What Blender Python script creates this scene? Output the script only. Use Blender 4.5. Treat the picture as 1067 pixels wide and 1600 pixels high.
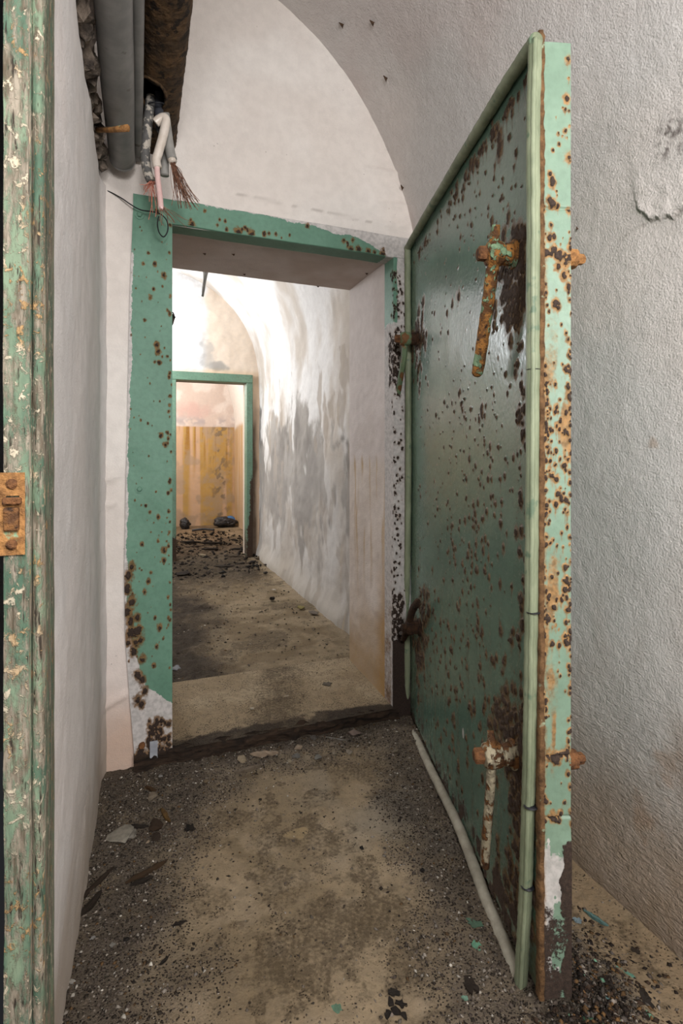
import bpy, bmesh, math, random
import numpy as np
from mathutils import Vector, Matrix

SC = bpy.context.scene
for o in list(bpy.data.objects):
    bpy.data.objects.remove(o)
COL = SC.collection
R = math.radians

# ------------------------------------------------------------------ camera
F_PX, HORIZON, CX, CAM_Z, YAW = 830.0, 712.0, 533.5, 1.10, R(20.9)
cam = bpy.data.cameras.new('camera')
cam.sensor_fit = 'VERTICAL'
cam.sensor_height = 36.0
cam.lens = 36.0 * F_PX / 1600.0
cam.shift_y = (HORIZON - 800.0) / 1600.0
cam.clip_start = 0.02
cam_ob = bpy.data.objects.new('camera', cam)
COL.objects.link(cam_ob)
cam_ob.location = (0, 0, CAM_Z)
cam_ob.rotation_euler = (R(90), 0, -YAW)
SC.camera = cam_ob

# ------------------------------------------------------------------ world, lamps, exposure
world = bpy.data.worlds.new('world')
SC.world = world
world.use_nodes = True
world.node_tree.nodes['Background'].inputs[0].default_value = (0.9, 0.92, 1, 1)
world.node_tree.nodes['Background'].inputs[1].default_value = 0.02


def area(name, loc, target, size, energy, color):
    l = bpy.data.lights.new(name, 'AREA')
    l.shape = 'DISK'
    l.size = size
    l.energy = energy
    l.color = color
    o = bpy.data.objects.new(name, l)
    COL.objects.link(o)
    o.location = loc
    o.rotation_euler = (Vector(target) - Vector(loc)).to_track_quat('-Z', 'Y').to_euler()
    return o


def lamp(name, loc, radius, energy, color):
    l = bpy.data.lights.new(name, 'POINT')
    l.shadow_soft_size = radius
    l.energy = energy
    l.color = color
    o = bpy.data.objects.new(name, l)
    COL.objects.link(o)
    o.location = loc
    return o


area('near_room_lamp', (0.02, -0.62, 1.85), (0.75, 1.6, 1.2), 0.5, 37, (1.0, 0.985, 0.98))
area('left_wall_fill', (0.85, -1.25, 1.65), (0.0, 1.8, 1.2), 0.9, 40, (1.0, 0.975, 0.96))  # unseen fill light, added to brighten the left wall
area('right_wall_fill', (-1.05, 0.10, 1.75), (1.1, 0.75, 1.35), 0.7, 6, (1.0, 0.985, 0.97))  # fill added out of view in the side doorway, for the right wall
lamp('middle_room_lamp', (-0.32, 4.85, 2.2), 0.12, 74, (0.94, 0.97, 1.0))
lamp('end_room_lamp', (-0.05, 7.0, 2.0), 0.12, 75, (1.0, 0.96, 0.91))

SC.view_settings.view_transform = 'Standard'
SC.view_settings.look = 'None'
SC.view_settings.exposure = 0.0
SC.view_settings.gamma = 1.0
SC.view_settings.use_curve_mapping = False

rng = np.random.default_rng(7)
random.seed(7)

# ------------------------------------------------------------------ small maths
FW = np.array([math.sin(YAW), math.cos(YAW), 0.0])
RT = np.array([math.cos(YAW), -math.sin(YAW), 0.0])
UP = np.array([0, 0, 1.0])
CAM = np.array([0, 0, CAM_Z])


def ray(px, py):
    return FW + RT * ((px - CX) / F_PX) + UP * ((HORIZON - py) / F_PX)


def at_depth(px, py, d):
    return CAM + ray(px, py) * d


def on_x(px, py, x):
    r = ray(px, py)
    return CAM + r * (x / r[0])


def on_y(px, py, y):
    r = ray(px, py)
    return CAM + r * (y / r[1])


def on_z(px, py, z):
    r = ray(px, py)
    return CAM + r * ((z - CAM_Z) / r[2])


def project(p):
    p = np.asarray(p) - CAM
    d = p @ FW
    return CX + F_PX * (p @ RT) / d, HORIZON - F_PX * p[2] / d


def hash3(ix, iy, iz, seed):
    h = (ix.astype(np.int64) * 374761393 + iy.astype(np.int64) * 668265263 + iz.astype(np.int64) * 2147483647 + seed * 974634537) & 0xFFFFFFFF
    h = ((h ^ (h >> 13)) * 1274126177) & 0xFFFFFFFF
    h = ((h ^ (h >> 16)) * 2246822519) & 0xFFFFFFFF
    return (h & 0xFFFFFF) / float(0xFFFFFF)


def vnoise(x, y, z, seed=0):
    x, y, z = np.broadcast_arrays(np.asarray(x, float), np.asarray(y, float), np.asarray(z, float))
    fx, fy, fz = np.floor(x), np.floor(y), np.floor(z)
    ix, iy, iz = fx.astype(np.int64), fy.astype(np.int64), fz.astype(np.int64)
    u, v, w = x - fx, y - fy, z - fz
    u, v, w = u * u * (3 - 2 * u), v * v * (3 - 2 * v), w * w * (3 - 2 * w)
    out = 0
    for dx in (0, 1):
        for dy in (0, 1):
            for dz in (0, 1):
                out = out + hash3(ix + dx, iy + dy, iz + dz, seed) * (u if dx else 1 - u) * (v if dy else 1 - v) * (w if dz else 1 - w)
    return out


def fbm(x, y, z, scale, octv=3, seed=0, gain=0.5):
    t, a, s = 0, 1.0, 0.0
    for k in range(octv):
        t = t + a * vnoise(x * scale, y * scale, z * scale, seed + k * 17)
        s += a
        a *= gain
        scale *= 2.03
    return t / s


def sstep(a, b, x):
    t = np.clip((x - a) / (b - a), 0, 1)
    return t * t * (3 - 2 * t)


def lin(h):
    h = h.lstrip('#')
    c = [int(h[i:i + 2], 16) / 255 for i in (0, 2, 4)]
    return np.array([v / 12.92 if v <= 0.04045 else ((v + 0.055) / 1.055) ** 2.4 for v in c])


def mixc(a, b, f):
    return a * (1 - f[..., None]) + b * f[..., None]


# ------------------------------------------------------------------ node helper
class NB:
    def __init__(self, name):
        self.m = bpy.data.materials.new(name)
        self.m.use_nodes = True
        self.t = self.m.node_tree
        self.b = self.t.nodes['Principled BSDF']
        self.pos = self.t.nodes.new('ShaderNodeNewGeometry').outputs['Position']

    def put(self, sock, v):
        if isinstance(v, bpy.types.NodeSocket):
            self.t.links.new(v, sock)
        elif v is not None:
            if sock.type == 'RGBA':
                sock.default_value = (*[float(q) for q in v][:3], 1)
            else:
                sock.default_value = v

    def mapped(self, scale=(1, 1, 1), rot=(0, 0, 0)):
        n = self.t.nodes.new('ShaderNodeMapping')
        n.inputs['Scale'].default_value = scale
        n.inputs['Rotation'].default_value = rot
        self.t.links.new(self.pos, n.inputs['Vector'])
        return n.outputs[0]

    def noise(self, scale, detail=4, rough=0.55, vec=None, dist=0):
        n = self.t.nodes.new('ShaderNodeTexNoise')
        n.inputs['Scale'].default_value = scale
        n.inputs['Detail'].default_value = detail
        n.inputs['Roughness'].default_value = rough
        n.inputs['Distortion'].default_value = dist
        self.t.links.new(vec or self.pos, n.inputs['Vector'])
        return n.outputs['Fac']

    def voro(self, scale, vec=None, out='Distance', feature='F1'):
        n = self.t.nodes.new('ShaderNodeTexVoronoi')
        n.feature = feature
        n.inputs['Scale'].default_value = scale
        self.t.links.new(vec or self.pos, n.inputs['Vector'])
        return n.outputs[out]

    def attr(self, name, color=False):
        n = self.t.nodes.new('ShaderNodeAttribute')
        n.attribute_name = name
        return n.outputs['Color' if color else 'Fac']

    def math(self, op, a, b=None, c=None):
        n = self.t.nodes.new('ShaderNodeMath')
        n.operation = op
        for s, v in zip(n.inputs, (a, b, c)):
            self.put(s, v)
        return n.outputs[0]

    def rng(self, v, a, b, c=0.0, d=1.0):
        n = self.t.nodes.new('ShaderNodeMapRange')
        n.interpolation_type = 'SMOOTHSTEP'
        self.put(n.inputs['Value'], v)
        for k, q in zip(('From Min', 'From Max', 'To Min', 'To Max'), (a, b, c, d)):
            n.inputs[k].default_value = q
        return n.outputs[0]

    def mix(self, f, a, b, mode='MIX'):
        n = self.t.nodes.new('ShaderNodeMix')
        n.data_type = 'RGBA'
        n.blend_type = mode
        self.put(n.inputs['Factor'], f)
        self.put(n.inputs['A'] if False else n.inputs[6], a)
        self.put(n.inputs[7], b)
        return n.outputs[2]

    def bump(self, h, strength, dist, nrm=None):
        n = self.t.nodes.new('ShaderNodeBump')
        n.inputs['Strength'].default_value = strength
        n.inputs['Distance'].default_value = dist
        self.put(n.inputs['Height'], h)
        if nrm is not None:
            self.t.links.new(nrm, n.inputs['Normal'])
        return n.outputs[0]

    def done(self, color, rough, nrm=None, spec=0.3, metal=0.0):
        self.put(self.b.inputs['Base Color'], color)
        self.put(self.b.inputs['Roughness'], rough)
        self.b.inputs['Specular IOR Level'].default_value = spec
        self.b.inputs['Metallic'].default_value = metal
        if nrm is not None:
            self.t.links.new(nrm, self.b.inputs['Normal'])
        return self.m


def plaster_mat(name, grain=1.0, ridge=0.0, speck=0.5):
    n = NB(name)
    col = n.attr('col', True)
    f = n.noise(26, 5, 0.6)
    c = n.mix(n.rng(f, 0.3, 0.72, 0.0, 0.16), col, (0.36, 0.32, 0.30), 'MIX')
    sp = n.math('MULTIPLY', n.rng(n.voro(34), 0.05, 0.11, 1, 0), n.rng(n.noise(9, 2), 0.57, 0.63))
    c = n.mix(n.math('MULTIPLY', sp, speck), c, (0.10, 0.075, 0.055))
    h = n.math('ADD', n.math('MULTIPLY', n.noise(190, 3, 0.55), 1.0), n.math('MULTIPLY', n.noise(70, 3, 0.5), 0.7))
    nr = n.bump(h, 0.75 * grain, 0.004)
    if ridge:
        low = n.attr('low')
        rd = n.noise(22, 4, 0.6, n.mapped((1.0, 1.6, 5.5), (R(-40), 0, 0)), 0.8)
        nr = n.bump(n.math('MULTIPLY', rd, low), 0.7, 0.016 * ridge, nr)
    return n.done(c, 0.85, nr, 0.2)


def rust_paint(name, base, alt, gloss=0.42, stain=(0.30, 0.125, 0.03), core=(0.034, 0.019, 0.011), white=(0.52, 0.50, 0.47), peel=1.0):
    """Oil paint over steel; vertex attributes core / stain / white say where it has rusted, bled or been limewashed."""
    n = NB(name)
    big = n.noise(5, 4, 0.6)
    c = n.mix(n.rng(big, 0.32, 0.7), base, alt)
    c = n.mix(n.rng(n.noise(60, 3), 0.35, 0.75, 0, 0.25), c, tuple(0.55 * v for v in base))
    ed = n.math('SUBTRACT', n.noise(130, 4, 0.65), 0.5)
    ed2 = n.math('SUBTRACT', n.noise(45, 3, 0.6), 0.5)
    e = n.math('ADD', n.math('MULTIPLY', ed, 0.9), n.math('MULTIPLY', ed2, 0.7))
    wv = n.rng(n.math('ADD', n.attr('white'), e), 0.42, 0.56)
    c = n.mix(wv, c, n.mix(n.rng(n.noise(70, 3), 0.3, 0.7), white, tuple(v * 0.72 for v in white)))
    st = n.rng(n.math('ADD', n.attr('stain'), n.math('MULTIPLY', e, 0.8)), 0.10, 0.70)
    stc = n.mix(n.rng(n.noise(90, 4), 0.3, 0.7), stain, tuple(v * 0.45 for v in stain))
    c = n.mix(n.math('MULTIPLY', st, 0.92), c, stc)
    cr = n.rng(n.math('ADD', n.attr('core'), e), 0.42, 0.58)
    crc = n.mix(n.rng(n.noise(150, 4, 0.7), 0.35, 0.72), core, tuple(v * 2.1 for v in core))
    c = n.mix(cr, c, crc)
    rough = n.math('MAXIMUM', n.math('ADD', n.math('MULTIPLY', st, 0.3), gloss), n.math('MAXIMUM', n.math('MULTIPLY', cr, 0.9), n.math('MULTIPLY', wv, 0.8)))
    h = n.math('ADD', n.math('MULTIPLY', n.noise(75, 3, 0.5), 0.35), n.math('MULTIPLY', cr, n.math('ADD', 0.5, n.noise(170, 3, 0.7))))
    nr = n.bump(h, 0.6 * peel, 0.004)
    return n.done(c, rough, nr, 0.45)


def simple_mat(name, a, b, scale=30, rough=0.6, bump=0.4, dist=0.003, spec=0.3, stretch=None, metal=0.0, spots=None, spot_scale=40, spot_lo=0.55):
    n = NB(name)
    vec = n.mapped(stretch) if stretch else None
    f = n.noise(scale, 5, 0.62, vec)
    c = n.mix(n.rng(f, 0.3, 0.7), a, b)
    if spots is not None:
        s = n.rng(n.noise(spot_scale, 4, 0.6), spot_lo, spot_lo + 0.07)
        c = n.mix(s, c, spots)
    nr = n.bump(n.noise(scale * 2.2, 4, 0.6, vec), bump, dist)
    return n.done(c, rough, nr, spec, metal)


def col_mat(name, rough=0.8, scale=60, bump=0.4, dist=0.003):
    """colour comes from the piece's own 'col' attribute, grain from noise"""
    n = NB(name)
    c = n.mix(n.rng(n.noise(scale, 4), 0.3, 0.75, 0, 0.45), n.attr('col', True), (0.03, 0.022, 0.015))
    return n.done(c, rough, n.bump(n.noise(scale * 2, 3), bump, dist), 0.25)


M = {}
M['plaster'] = plaster_mat('limewashed_plaster', 1.0, 1.0, 0.3)
M['plaster_fine'] = plaster_mat('smooth_limewash', 0.6, 0.0, 0.4)
M['plaster_damp'] = plaster_mat('damp_plaster', 0.5, 0.0, 0.5)
M['door_face'] = rust_paint('green_door_paint', lin('#587365'), lin('#637f6f'), 0.24, stain=(0.16, 0.080, 0.028))
M['door_edge'] = rust_paint('pale_green_edge_paint', lin('#6f8875'), lin('#7c9581'), 0.42, core=(0.026, 0.016, 0.011), stain=(0.34, 0.175, 0.055))
M['frame'] = rust_paint('green_frame_paint', lin('#587f6b'), lin('#648b77'), 0.58, stain=(0.20, 0.10, 0.03), white=(0.56, 0.53, 0.51), core=(0.022, 0.013, 0.009))
M['frame_far'] = rust_paint('green_far_frame_paint', lin('#5d7d68'), lin('#688873'), 0.45, stain=(0.10, 0.055, 0.03))
M['gasket'] = simple_mat('green_painted_rubber', lin('#6f7860'), lin('#8a9278'), 26, 0.5, 0.5, 0.003, 0.35, (1, 1, 0.35), spots=lin('#5d6f5a'), spot_scale=16, spot_lo=0.6)
M['gasket_pale'] = simple_mat('dusty_rubber', lin('#8d8778'), lin('#a8a292'), 24, 0.7, 0.4)
M['rust'] = simple_mat('brown_rust', lin('#4a3121'), lin('#7d5433'), 60, 0.9, 1.0, 0.006)
M['rust_orange'] = simple_mat('orange_rust', lin('#6b4a2c'), lin('#a97a48'), 60, 0.85, 0.9, 0.005, spots=lin('#7f9c7c'), spot_scale=34, spot_lo=0.6)


def lever_mat(name, orange, brown, paint, amount):
    n = NB(name)
    c = n.mix(n.rng(n.noise(38, 4, 0.65), 0.42, 0.58), orange, brown)
    c = n.mix(n.rng(n.noise(90, 4, 0.7), 0.54, 0.62), c, lin('#2c1d13'))
    p = n.rng(n.noise(30, 4, 0.62, n.mapped((1, 1, 0.8))), 1 - amount, 1.04 - amount)
    c = n.mix(p, c, n.mix(n.rng(n.noise(60, 2), 0.4, 0.6), paint, tuple(v * 0.6 for v in paint)))
    h = n.math('ADD', n.math('MULTIPLY', n.noise(110, 4, 0.7), 1.0), n.math('MULTIPLY', p, 0.5))
    return n.done(c, 0.75, n.bump(h, 1.0, 0.005), 0.3)


M['rust_lever'] = lever_mat('rust_and_paint_remains', lin('#9a6a34'), lin('#5e3f24'), lin('#7f9a78'), 0.47)
M['rust_pale'] = lever_mat('rust_and_pale_paint', lin('#7d552f'), lin('#523620'), lin('#b3a88e'), 0.52)
M['rust_strip'] = simple_mat('brown_strip_rust', lin('#46321f'), lin('#735638'), 45, 0.9, 0.9, 0.005, spots=lin('#93a085'), spot_scale=26, spot_lo=0.62)
M['rust_black'] = simple_mat('black_rust', lin('#241812'), lin('#46301f'), 60, 0.95, 1.0, 0.008)
M['pipe_rust'] = simple_mat('pipe_rust', lin('#33271b'), lin('#5a432b'), 24, 0.95, 1.0, 0.010, spots=lin('#20170f'), spot_scale=40, spot_lo=0.55)
M['conduit'] = simple_mat('grey_conduit', lin('#6d6c6a'), lin('#817f7c'), 14, 0.5, 0.25, 0.002, 0.3, spots=lin('#57524d'), spot_scale=12, spot_lo=0.62)
M['mortar'] = simple_mat('crumbling_mortar', lin('#2a2420'), lin('#7d7064'), 22, 0.95, 1.0, 0.012)
M['cable_grey'] = simple_mat('grey_cable', lin('#474645'), lin('#5c5b59'), 30, 0.5, 0.3, spots=lin('#a39c91'), spot_scale=42, spot_lo=0.5)
M['cable_plain'] = simple_mat('plain_grey_cable', lin('#7d7b77'), lin('#93918c'), 20, 0.4, 0.2)
M['cable_black'] = simple_mat('black_cable', lin('#2a2b30'), lin('#3b3d44'), 30, 0.4, 0.2)
M['cable_white'] = simple_mat('yellowed_insulation', lin('#b9ada0'), lin('#cbc2b8'), 25, 0.3, 0.2, spec=0.5)
M['cable_pink'] = simple_mat('pinkish_insulation', lin('#c3a09c'), lin('#cfb3ae'), 25, 0.3, 0.2, spec=0.5)
M['copper'] = simple_mat('dull_copper', lin('#5f4335'), lin('#99705a'), 80, 0.5, 0.2, metal=0.4)
M['copper_red'] = simple_mat('reddish_copper', lin('#a5604e'), lin('#cf8d78'), 80, 0.5, 0.2, metal=0.3)
M['wire_black'] = simple_mat('black_wire', lin('#15161a'), lin('#25262a'), 60, 0.5, 0.2)
M['chips'] = col_mat('debris_colours')
M['hole_shade'] = simple_mat('pipe_inside_shade', lin('#1d1814'), lin('#3a3028'), 30, 0.95, 0.8, 0.01)
M['rotten'] = simple_mat('rotten_timber', lin('#17110d'), lin('#3d2e22'), 26, 0.9, 1.0, 0.01, stretch=(0.3, 1, 2))
M['blue'] = simple_mat('blue_plastic', lin('#2f5c92'), lin('#4378ae'), 20, 0.35, 0.2, spec=0.5)
M['black_plastic'] = simple_mat('black_plastic', lin('#15161a'), lin('#2d2f35'), 24, 0.4, 0.8, 0.01, spec=0.5)
M['cord'] = simple_mat('pale_cord', lin('#b8ab99'), lin('#d3c8b6'), 60, 0.8, 0.4)
M['moth'] = simple_mat('moth_brown', lin('#3a2a20'), lin('#5a4432'), 200, 0.9, 0.3, 0.001)


def wood_mat():
    n = NB('peeling_green_wood')
    v = n.mapped((1, 1, 0.10))
    g = n.noise(150, 5, 0.65, v)
    green = n.mix(n.rng(n.noise(9, 4, 0.6, n.mapped((3, 3, 1))), 0.38, 0.62), lin('#48604f'), lin('#74846d'))
    bare = n.mix(n.rng(g, 0.35, 0.65), lin('#544b3d'), lin('#93897a'))
    p1 = n.rng(n.noise(60, 6, 0.72, n.mapped((1.3, 1.3, 0.40))), 0.42, 0.58)
    c = n.mix(p1, green, bare)
    p3 = n.rng(n.noise(190, 3, 0.6, n.mapped((1, 1, 0.12))), 0.60, 0.68)
    c = n.mix(p3, c, lin('#39322a'))
    p2 = n.rng(n.noise(95, 5, 0.7, n.mapped((1.1, 1.1, 0.9)), 0.5), 0.54, 0.62)
    c = n.mix(p2, c, n.mix(n.rng(n.noise(12, 2), 0.45, 0.6), lin('#b9ae98'), lin('#a3845c')))
    h = n.math('ADD', n.math('MULTIPLY', g, 0.8), n.math('ADD', n.math('MULTIPLY', p1, -0.4), n.math('ADD', n.math('MULTIPLY', p2, 0.6), n.math('MULTIPLY', p3, -0.5))))
    return n.done(c, 0.8, n.bump(h, 0.8, 0.003), 0.25)


M['wood'] = wood_mat()


def floor_mat(name):
    n = NB(name)
    col = n.attr('col', True)
    grit = n.attr('grit')
    c = n.mix(n.rng(n.noise(40, 5, 0.65), 0.3, 0.7, 0, 0.35), col, tuple(0.10 * v for v in (1, 0.8, 0.6)), 'MIX')
    c = n.mix(n.rng(n.noise(9, 3), 0.45, 0.7, 0, 0.3), c, lin('#8a7a62'))
    wet = n.math('ADD', n.attr('wet'), n.math('ADD', n.math('MULTIPLY', n.math('SUBTRACT', n.noise(24, 5, 0.7), 0.5), 0.9), n.math('MULTIPLY', n.math('SUBTRACT', n.noise(95, 4, 0.65), 0.5), 1.5)))
    c = n.mix(n.rng(wet, 0.30, 0.95, 0, 0.66), c, lin('#372c1e'))
    v1 = n.voro(150)
    e = n.noise(22, 3, 0.6)
    m1 = n.math('MULTIPLY', n.rng(v1, 0.22, 0.36, 1, 0), n.rng(n.math('ADD', e, n.math('MULTIPLY', grit, 0.5)), 0.50, 0.72))
    c = n.mix(m1, c, n.mix(n.rng(n.noise(200, 2), 0.4, 0.7), lin('#1c1611'), lin('#4b4038')))
    v2 = n.voro(260)
    m2 = n.math('MULTIPLY', n.rng(v2, 0.12, 0.24, 1, 0), n.math('MULTIPLY', grit, n.rng(n.noise(120, 2), 0.52, 0.6)))
    c = n.mix(m2, c, lin('#8d8578'))
    v3 = n.voro(42, n.mapped((1, 1.3, 1)))
    v4 = n.voro(105, n.mapped((1.2, 1, 1)))
    m4 = n.math('MULTIPLY', n.rng(n.math('ADD', v4, n.math('MULTIPLY', n.noise(260, 2), 0.3)), 0.30, 0.38, 1, 0), n.rng(n.noise(7, 4, 0.6), 0.42, 0.60))
    c = n.mix(n.math('MULTIPLY', m4, 0.8), c, lin('#2b2219'))
    m3 = n.math('MULTIPLY', n.rng(n.math('ADD', v3, n.math('MULTIPLY', n.noise(130, 3), 0.35)), 0.28, 0.35, 1, 0), n.rng(n.noise(13, 3), 0.46, 0.56))
    c = n.mix(n.math('MULTIPLY', m3, 0.85), c, lin('#1e1813'))
    h = n.math('ADD', n.math('MULTIPLY', n.noise(90, 5, 0.65), 0.8), n.math('ADD', n.math('MULTIPLY', m1, 0.7), n.math('MULTIPLY', m2, 0.8)))
    nr = n.bump(h, 0.8, 0.006)
    nr = n.bump(n.math('MULTIPLY', n.noise(160, 3, 0.7), grit), 0.9, 0.01, nr)
    return n.done(c, 0.85, nr, 0.2)


M['floor'] = floor_mat('dirty_concrete_floor')


# ------------------------------------------------------------------ object helpers
def prop(o, label=None, cat=None, group=None, kind=None):
    if label:
        o['label'] = label
    if cat:
        o['category'] = cat
    if group:
        o['group'] = group
    if kind:
        o['kind'] = kind
    return o


def link(name, me, mat, parent=None):
    o = bpy.data.objects.new(name, me)
    COL.objects.link(o)
    if mat is not None and len(me.materials) == 0:
        me.materials.append(mat)
    if parent:
        o.parent = parent
        o.matrix_parent_inverse = Matrix.Translation(-Vector(parent.location))
    return o


def thing(name, loc, label, cat, group=None, kind=None):
    o = bpy.data.objects.new(name, None)
    COL.objects.link(o)
    o.location = loc
    o.empty_display_size = 0.05
    return prop(o, label, cat, group, kind)


def grid(name, P, mat, parent=None, attrs=None, col=None, keep=None, smooth=True, flip=False):
    nu, nv = P.shape[:2]
    idx = np.arange(nu * nv).reshape(nu, nv)
    q = np.stack([idx[:-1, :-1], idx[1:, :-1], idx[1:, 1:], idx[:-1, 1:]], -1)
    if flip:
        q = q[..., ::-1]
    q = q[keep] if keep is not None else q.reshape(-1, 4)
    me = bpy.data.meshes.new(name)
    me.vertices.add(nu * nv)
    me.vertices.foreach_set('co', P.reshape(-1, 3).astype(np.float32).ravel())
    me.loops.add(q.size)
    me.loops.foreach_set('vertex_index', q.astype(np.int32).ravel())
    me.polygons.add(len(q))
    me.polygons.foreach_set('loop_start', np.arange(0, q.size, 4, dtype=np.int32))
    me.polygons.foreach_set('use_smooth', np.full(len(q), smooth))
    for k, v in (attrs or {}).items():
        a = me.attributes.new(k, 'FLOAT', 'POINT')
        a.data.foreach_set('value', np.broadcast_to(v, (nu, nv)).astype(np.float32).ravel())
    if col is not None:
        a = me.attributes.new('col', 'FLOAT_COLOR', 'POINT')
        c = np.concatenate([np.broadcast_to(col, (nu, nv, 3)), np.ones((nu, nv, 1))], -1)
        a.data.foreach_set('color', c.astype(np.float32).ravel())
    me.update(calc_edges=True)
    me.validate()
    return link(name, me, mat, parent)


def from_bm(name, bm, mat, parent=None, smooth=False):
    me = bpy.data.meshes.new(name)
    bm.normal_update()
    bm.to_mesh(me)
    bm.free()
    if smooth:
        for p in me.polygons:
            p.use_smooth = True
    return link(name, me, mat, parent)


def add_box(bm, lo, hi, bevel=0.0, seg=1):
    lo, hi = Vector(lo), Vector(hi)
    r = bmesh.ops.create_cube(bm, size=1.0)
    for v in r['verts']:
        v.co = Vector([lo[i] + (v.co[i] + 0.5) * (hi[i] - lo[i]) for i in range(3)])
    if bevel:
        es = list({e for v in r['verts'] for e in v.link_edges})
        bmesh.ops.bevel(bm, geom=es, offset=bevel, segments=seg, affect='EDGES', profile=0.5)


def frames(path):
    path = [Vector(p) for p in path]
    out = []
    n = None
    for i, p in enumerate(path):
        a, b = path[max(i - 1, 0)], path[min(i + 1, len(path) - 1)]
        t = (b - a).normalized()
        if n is None:
            ref = Vector((0, 0, 1)) if abs(t.z) < 0.9 else Vector((1, 0, 0))
            n = t.cross(ref).normalized()
        n = (n - t * n.dot(t)).normalized()
        out.append((p, n, t.cross(n).normalized(), t))
    return out


def smooth_path(pts, n=8):
    pts = [Vector(p) for p in pts]
    out = []
    for i in range(len(pts) - 1):
        p0, p1, p2, p3 = pts[max(i - 1, 0)], pts[i], pts[i + 1], pts[min(i + 2, len(pts) - 1)]
        for k in range(n):
            t = k / n
            out.append(0.5 * ((2 * p1) + (p2 - p0) * t + (2 * p0 - 5 * p1 + 4 * p2 - p3) * t * t + (3 * p1 - p0 - 3 * p2 + p3) * t ** 3))
    out.append(pts[-1])
    return out


def add_tube(bm, path, rad, seg=12, cap=True, rough=0.0, flat=1.0, seed=0):
    fr = frames(path)
    rings = []
    rr = random.Random(seed)
    for i, (p, n, b, t) in enumerate(fr):
        r = rad[i] if hasattr(rad, '__len__') else rad
        ring = []
        for k in range(seg):
            a = 2 * math.pi * k / seg
            q = r * (1 + rough * (rr.random() - 0.5) * 2)
            ring.append(bm.verts.new(p + n * math.cos(a) * q + b * math.sin(a) * q * flat))
        rings.append(ring)
    for a, b in zip(rings, rings[1:]):
        for k in range(seg):
            bm.faces.new((a[k], a[(k + 1) % seg], b[(k + 1) % seg], b[k]))
    if cap:
        bm.faces.new(rings[0][::-1])
        bm.faces.new(rings[-1])


def tube_obj(name, path, rad, mat, parent=None, seg=12, **kw):
    bm = bmesh.new()
    add_tube(bm, path, rad, seg, **kw)
    return from_bm(name, bm, mat, parent, True)


# spots of rust painted into vertex attributes on a regular (s, z) grid
def paint_spots(S, Z, spots):
    core = np.zeros(S.shape)
    stain = np.zeros(S.shape)
    s0, z0 = S[0, 0], Z[0, 0]
    ds, dz = S[1, 0] - S[0, 0], Z[0, 1] - Z[0, 0]
    wob = fbm(S, Z, 0, 90, 2, 5) - 0.5
    wob2 = fbm(S, Z, 3, 220, 2, 9) - 0.5
    for (s, z, r, drip, k) in spots:
        r = r * 0.72
        m = r * 3.6
        i0, i1 = int((s - m - s0) / ds), int((s + m - s0) / ds) + 2
        j0, j1 = int((z - m - drip - z0) / dz), int((z + m - z0) / dz) + 2
        i0, j0 = max(i0, 0), max(j0, 0)
        i1, j1 = min(i1, S.shape[0]), min(j1, S.shape[1])
        if i1 <= i0 or j1 <= j0:
            continue
        A, B = S[i0:i1, j0:j1] - s, Z[i0:i1, j0:j1] - z
        w = wob[i0:i1, j0:j1] * 0.9 + wob2[i0:i1, j0:j1] * 0.7
        d = np.sqrt((A / r) ** 2 + (B / (r * 1.45)) ** 2) + w * 1.5
        c = sstep(1.35, 0.6, d) * k
        h = sstep(3.2, 0.6, d) * 0.85
        if drip > 0:
            tt = np.clip(-B / drip, 0, 1)
            dr = np.where(B < 0, np.exp(-((A + w * r * 0.7) / (r * (0.75 - 0.4 * tt))) ** 2) * (1 - tt) ** 0.8, 0) * 0.75
            h = np.maximum(h, dr)
        core[i0:i1, j0:j1] = np.maximum(core[i0:i1, j0:j1], c)
        stain[i0:i1, j0:j1] = np.maximum(stain[i0:i1, j0:j1], h)
    return core, stain


# ------------------------------------------------------------------ layout numbers (metres)
FLOOR = -0.02
WALL_L = -0.12
Y_WALL, Y_BACK = 2.03, 2.52
Y_FAR, Y_FAR2 = 5.60, 5.78
Y_END = 8.35
OX0, OX1, OZ1 = 0.114, 1.006, 1.94
SILL_F, SILL_B = 0.035, 0.060
FLOOR2 = 0.045
DX0, DX1, DZ1 = 0.352, 1.060, 1.865


def profile(xc, a, b, zs, z0, ds, x_end):
    """right wall and vault: rises from the floor at xc+a, turns over the ellipse"""
    pts = [(xc + a, z) for z in np.arange(z0, zs, ds)]
    th = 0.0
    while True:
        x, z = xc + a * math.cos(th), zs + b * math.sin(th)
        pts.append((x, z))
        if x < x_end:
            break
        th += ds / math.hypot(a * math.sin(th), b * math.cos(th))
    pts = np.array(pts)
    d = np.gradient(pts, axis=0)
    d /= np.linalg.norm(d, axis=1, keepdims=True)
    nrm = np.stack([-d[:, 1], d[:, 0]], 1)    # towards the room
    return pts, nrm


def split_structure(P, attrs, col, mat, k, name_low, name_high):
    """one continuous skin, cut into wall and ceiling along row k, with the uncut normals kept"""
    e1 = np.gradient(P, axis=0)
    e2 = np.gradient(P, axis=1)
    nr = np.cross(e1, e2)
    nr /= np.linalg.norm(nr, axis=-1, keepdims=True) + 1e-9
    for nm, sl in ((name_low, slice(0, k + 1)), (name_high, slice(k, None))):
        o = grid(nm, P[sl], mat, None, {q: v[sl] for q, v in attrs.items()}, col[sl])
        f0 = o.data.polygons[0].normal
        s = 1 if f0.dot(Vector(nr[sl][0, 0])) > 0 else -1
        o.data.normals_split_custom_set_from_vertices((nr[sl] * s).reshape(-1, 3))
        prop(o, kind='structure')


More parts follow.
